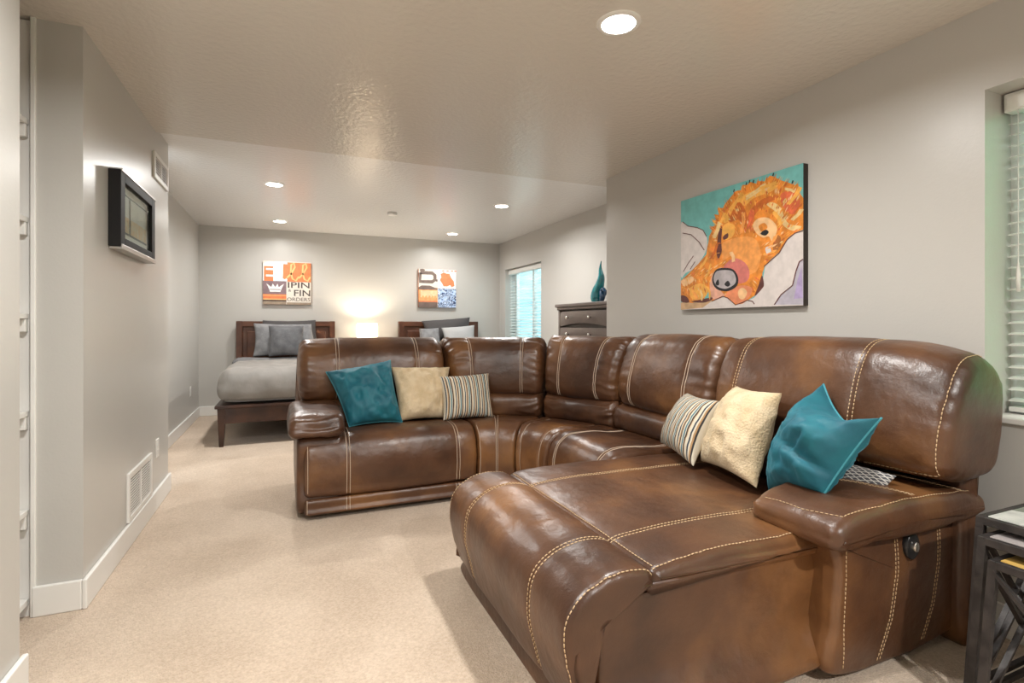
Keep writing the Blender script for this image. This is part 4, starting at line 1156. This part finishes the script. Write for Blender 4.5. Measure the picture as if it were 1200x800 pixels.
A.poly([(.58, .88), (.66, .93), (.74, .90), (.82, .90), (.86, .80), (.94, .70), (.96, .58), (.88, .54), (.84, .60), (.76, .56), (.66, .56), (.62, .64), (.56, .72), (.60, .80)], PB['coral'])
for u in (.62, .74, .86, .95): A.rect(u, .955, u + .06, .985, PB['coral'])
A.rect(.51, 0, 1, .50, M['squig'])
A.done(o)

# framed picture on the left wall
pf = thing('picture_frame', 'small black and silver framed picture on the left wall', 'picture', (-.775, 3.44, 1.585))
y0, y1, z0, z1 = 3.085, 3.795, 1.580, 1.955
emit('frame', boxes((-.80, -.748, y0, y0 + .075, z0, z1), (-.80, -.748, y1 - .075, y1, z0, z1), (-.80, -.748, y0 + .075, y1 - .075, z1 - .05, z1), (-.80, -.748, y0 + .075, y1 - .075, z0, z0 + .05), bev=.003), M['black_frame'], pf, False)
o = emit('frame_edge', boxes((-.799, -.744, y0 + .01, y1 + .004, z0 - .012, z0 + .014), bev=.003), M['silver'], pf, False); o['label'] = 'silver frame edge'
o = emit('frame_edge', boxes((-.799, -.744, y0 + .01, y1 + .004, z1 - .006, z1 + .008), bev=.003), M['silver'], pf, False); o['label'] = 'silver frame edge'
emit('mat_board', boxes((-.798, -.775, y0 + .075, y1 - .075, z0 + .05, z1 - .05)), M['mat_board'], pf, False)
ph = mat('landscape_print', (.40, .34, .30), .5, col2=(.50, .45, .41), scale=9, detail=4)
ph2 = mat('autumn_grass_print', (.50, .24, .06), .5, col2=(.42, .34, .20), scale=26, detail=4)
for a, b in ((y0 + .115, y0 + .245), (y0 + .275, y1 - .10)):
    po = emit('print', boxes((-.776, -.772, a, b, z0 + .095, z1 - .095)), ph, pf, False)
    emit('print_foreground', boxes((-.7725, -.7715, a, b, z0 + .095, z0 + .175)), ph2, po, False)
    emit('print_border', boxes((-.776, -.7735, a - .01, b + .01, z0 + .085, z1 - .085)), M['black_frame'], po, False)
emit('glazing', boxes((-.7605, -.7585, y0 + .076, y1 - .076, z0 + .051, z1 - .051)), M['glass'], pf, False)

# registers, outlets
def register(name, label, y0, y1, z0, z1, nb, mid, x=-.80, fill=.5):
    o = thing(name, label, 'vent', (x, (y0 + y1) / 2, z0), 'registers on the left wall')
    g = .028
    emit('frame', boxes((x, x + .014, y0, y0 + g, z0, z1), (x, x + .014, y1 - g, y1, z0, z1), (x, x + .014, y0 + g, y1 - g, z0, z0 + g), (x, x + .014, y0 + g, y1 - g, z1 - g, z1), *[(x, x + .013, m - .008, m + .008, z0 + g, z1 - g) for m in mid], bev=.002), M['trim'], o, False)
    emit('duct_sheet', boxes((x + .0005, x + .0025, y0 + g, y1 - g, z0 + g, z1 - g)), M['vent_dark'], o, False)  # thin dark sheet; shade behind the louvers is put into its colour
    bm = bmesh.new()
    for k in range(nb):
        z = z0 + g + (z1 - z0 - 2 * g) * (k + .5) / nb
        bar(bm, (x + .007, y0 + g, z), (x + .007, y1 - g, z), .004, fill * (z1 - z0 - 2 * g) / nb)
    emit('louvers', bm, M['trim'], o, False, kind='stuff')
    return o
register('wall_register', 'white slotted return air grille low on the left wall', 3.40, 3.92, .130, .395, 14, (3.66,), fill=.5)
rg = register('wall_register', 'small white two-panel register high on the left wall', 3.98, 4.40, 2.145, 2.315, 7, (4.19,), fill=.28)
def outlet(label, x, y, z):
    o = thing('wall_outlet', label, 'outlet', (x, y, z - .06), 'wall outlets')
    emit('cover_plate', boxes((x, x + .007, y - .037, y + .037, z - .06, z + .06), bev=.003), M['trim'], o, False)
    for dz_ in (-.025, .025): emit('socket', boxes((x + .006, x + .0095, y - .017, y + .017, z + dz_ - .014, z + dz_ + .014), bev=.002), M['cord'], o, False)
outlet('white outlet plate above the return grille on the left wall', -.80, 4.10, .385)
outlet('white outlet plate on the far left wall beside the bed', -1.08, 7.27, .40)

# ------------------------------------------------------------------ nest of side tables
TILES = dict(a=mat('pale_grey_slate', (.44, .45, .42), .25, col2=(.58, .58, .54), scale=12, bump=.15), b=mat('green_grey_slate', (.13, .16, .13), .25, col2=(.22, .24, .19), scale=10, bump=.15), c=mat('golden_slate', (.55, .33, .07), .25, col2=(.66, .44, .14), scale=12, bump=.15),
             d=mat('rust_slate', (.30, .13, .05), .25, col2=(.40, .20, .09), scale=10, bump=.15), e=mat('turquoise_slate', (.02, .25, .32), .25, col2=(.05, .36, .40), scale=10, bump=.15), f=mat('dark_slate', (.06, .06, .055), .25, col2=(.12, .11, .10), scale=10, bump=.15), g=mat('lilac_grey_slate', (.34, .31, .31), .25, col2=(.44, .40, .38), scale=10, bump=.15))
def side_table(label, x0, x1, y0, y1, z, tiles, seed, front_brace):
    o = thing('side_table', label, 'side table', ((x0 + x1) / 2, (y0 + y1) / 2, 0), 'nested side tables')
    fh, lw, sp_ = .025, .021, .028
    emit('top_frame', boxes((x0, x1, y0, y0 + .018, z - fh, z), (x0, x1, y1 - .018, y1, z - fh, z), (x0, x0 + .018, y0 + .018, y1 - .018, z - fh, z), (x1 - .018, x1, y0 + .018, y1 - .018, z - fh, z), (x0 + .018, x1 - .018, y0 + .018, y1 - .018, z - fh, z - .012), bev=.002), M['iron'], o, False)
    foot = {}
    for sx, xx in ((-1, x0 + lw / 2), (1, x1 - lw / 2)):
        for sy, yy in ((-1, y0 + lw / 2), (1, y1 - lw / 2)):
            bm = bmesh.new(); tp = Vector((xx, yy, z - .004)); ft = Vector((xx + sx * sp_ * .6, yy + sy * sp_, 0.0)); foot[sx, sy] = (tp, ft)
            up = Vector((1, 0, 0)); a = lw / 2
            vs = [bm.verts.new(c + Vector((i * a, j * a, 0))) for c in (ft, tp) for i, j in ((-1, -1), (1, -1), (1, 1), (-1, 1))]
            for f in ((3, 2, 1, 0), (4, 5, 6, 7), (0, 1, 5, 4), (1, 2, 6, 5), (2, 3, 7, 6), (3, 0, 4, 7)): bm.faces.new([vs[q] for q in f])
            emit('leg', bm, M['iron'], o, False)
    def at(k, t): tp, ft = foot[k]; return ft.lerp(tp, t)
    sides = [((-1, 1), (1, 1), (0, 1, 0)), ((-1, -1), (1, -1), (0, 1, 0))]
    for ka, kb, up in sides + ([((-1, -1), (-1, 1), (1, 0, 0))] if front_brace else []):
        for ta, tb, dn in ((.10, .95, -.004), (.95, .10, .004)):
            bm = bmesh.new(); d = Vector(up) * dn; bar(bm, at(ka, ta) + d, at(kb, tb) + d, .010, .016, (up[1], up[0], 0) if False else up)
            emit('cross_brace', bm, M['iron'], o, False)
        bm = bmesh.new(); bar(bm, at(ka, .09), at(kb, .09), .014, .016); emit('stretcher', bm, M['iron'], o, False)
    # irregular slate mosaic: skewed grid, each tile its own piece
    rd = random.Random(seed); n = 3
    G = {}
    for i in range(n + 1):
        for j in range(n + 1):
            jx = rd.uniform(-.05, .05) if 0 < i < n else 0; jy = rd.uniform(-.05, .05) if 0 < j < n else 0
            G[i, j] = Vector((x0 + .019 + (x1 - x0 - .038) * i / n + jx, y0 + .019 + (y1 - y0 - .038) * j / n + jy, 0))
    for i in range(n):
        for j in range(n):
            q = [G[i, j], G[i + 1, j], G[i + 1, j + 1], G[i, j + 1]]; c = sum(q, Vector()) / 4
            bm = bmesh.new(); bt = [bm.verts.new(c + (p - c) * .985 + Vector((0, 0, z - .011))) for p in q]; tp = [bm.verts.new(c + (p - c) * .965 + Vector((0, 0, z + .001))) for p in q]
            bm.faces.new(bt[::-1]); bm.faces.new(tp)
            for k in range(4): bm.faces.new((bt[k], bt[(k + 1) % 4], tp[(k + 1) % 4], tp[k]))
            emit('mosaic_tile', bm, TILES[tiles[(n - 1 - j) * n + i]], o, False)
side_table('tallest of three nested iron side tables with slate mosaic tops', 1.992, 2.46, .43, .945, .600, 'abbdcfbcd', 5, False)
side_table('middle of three nested iron side tables, grey mosaic top partly pulled out', 1.940, 2.38, .462, .916, .555, 'gdfcbabda', 9, False)
side_table('lowest of three nested iron side tables, gold and turquoise mosaic top', 1.905, 2.30, .495, .874, .505, 'ccdecfbed', 12, True)
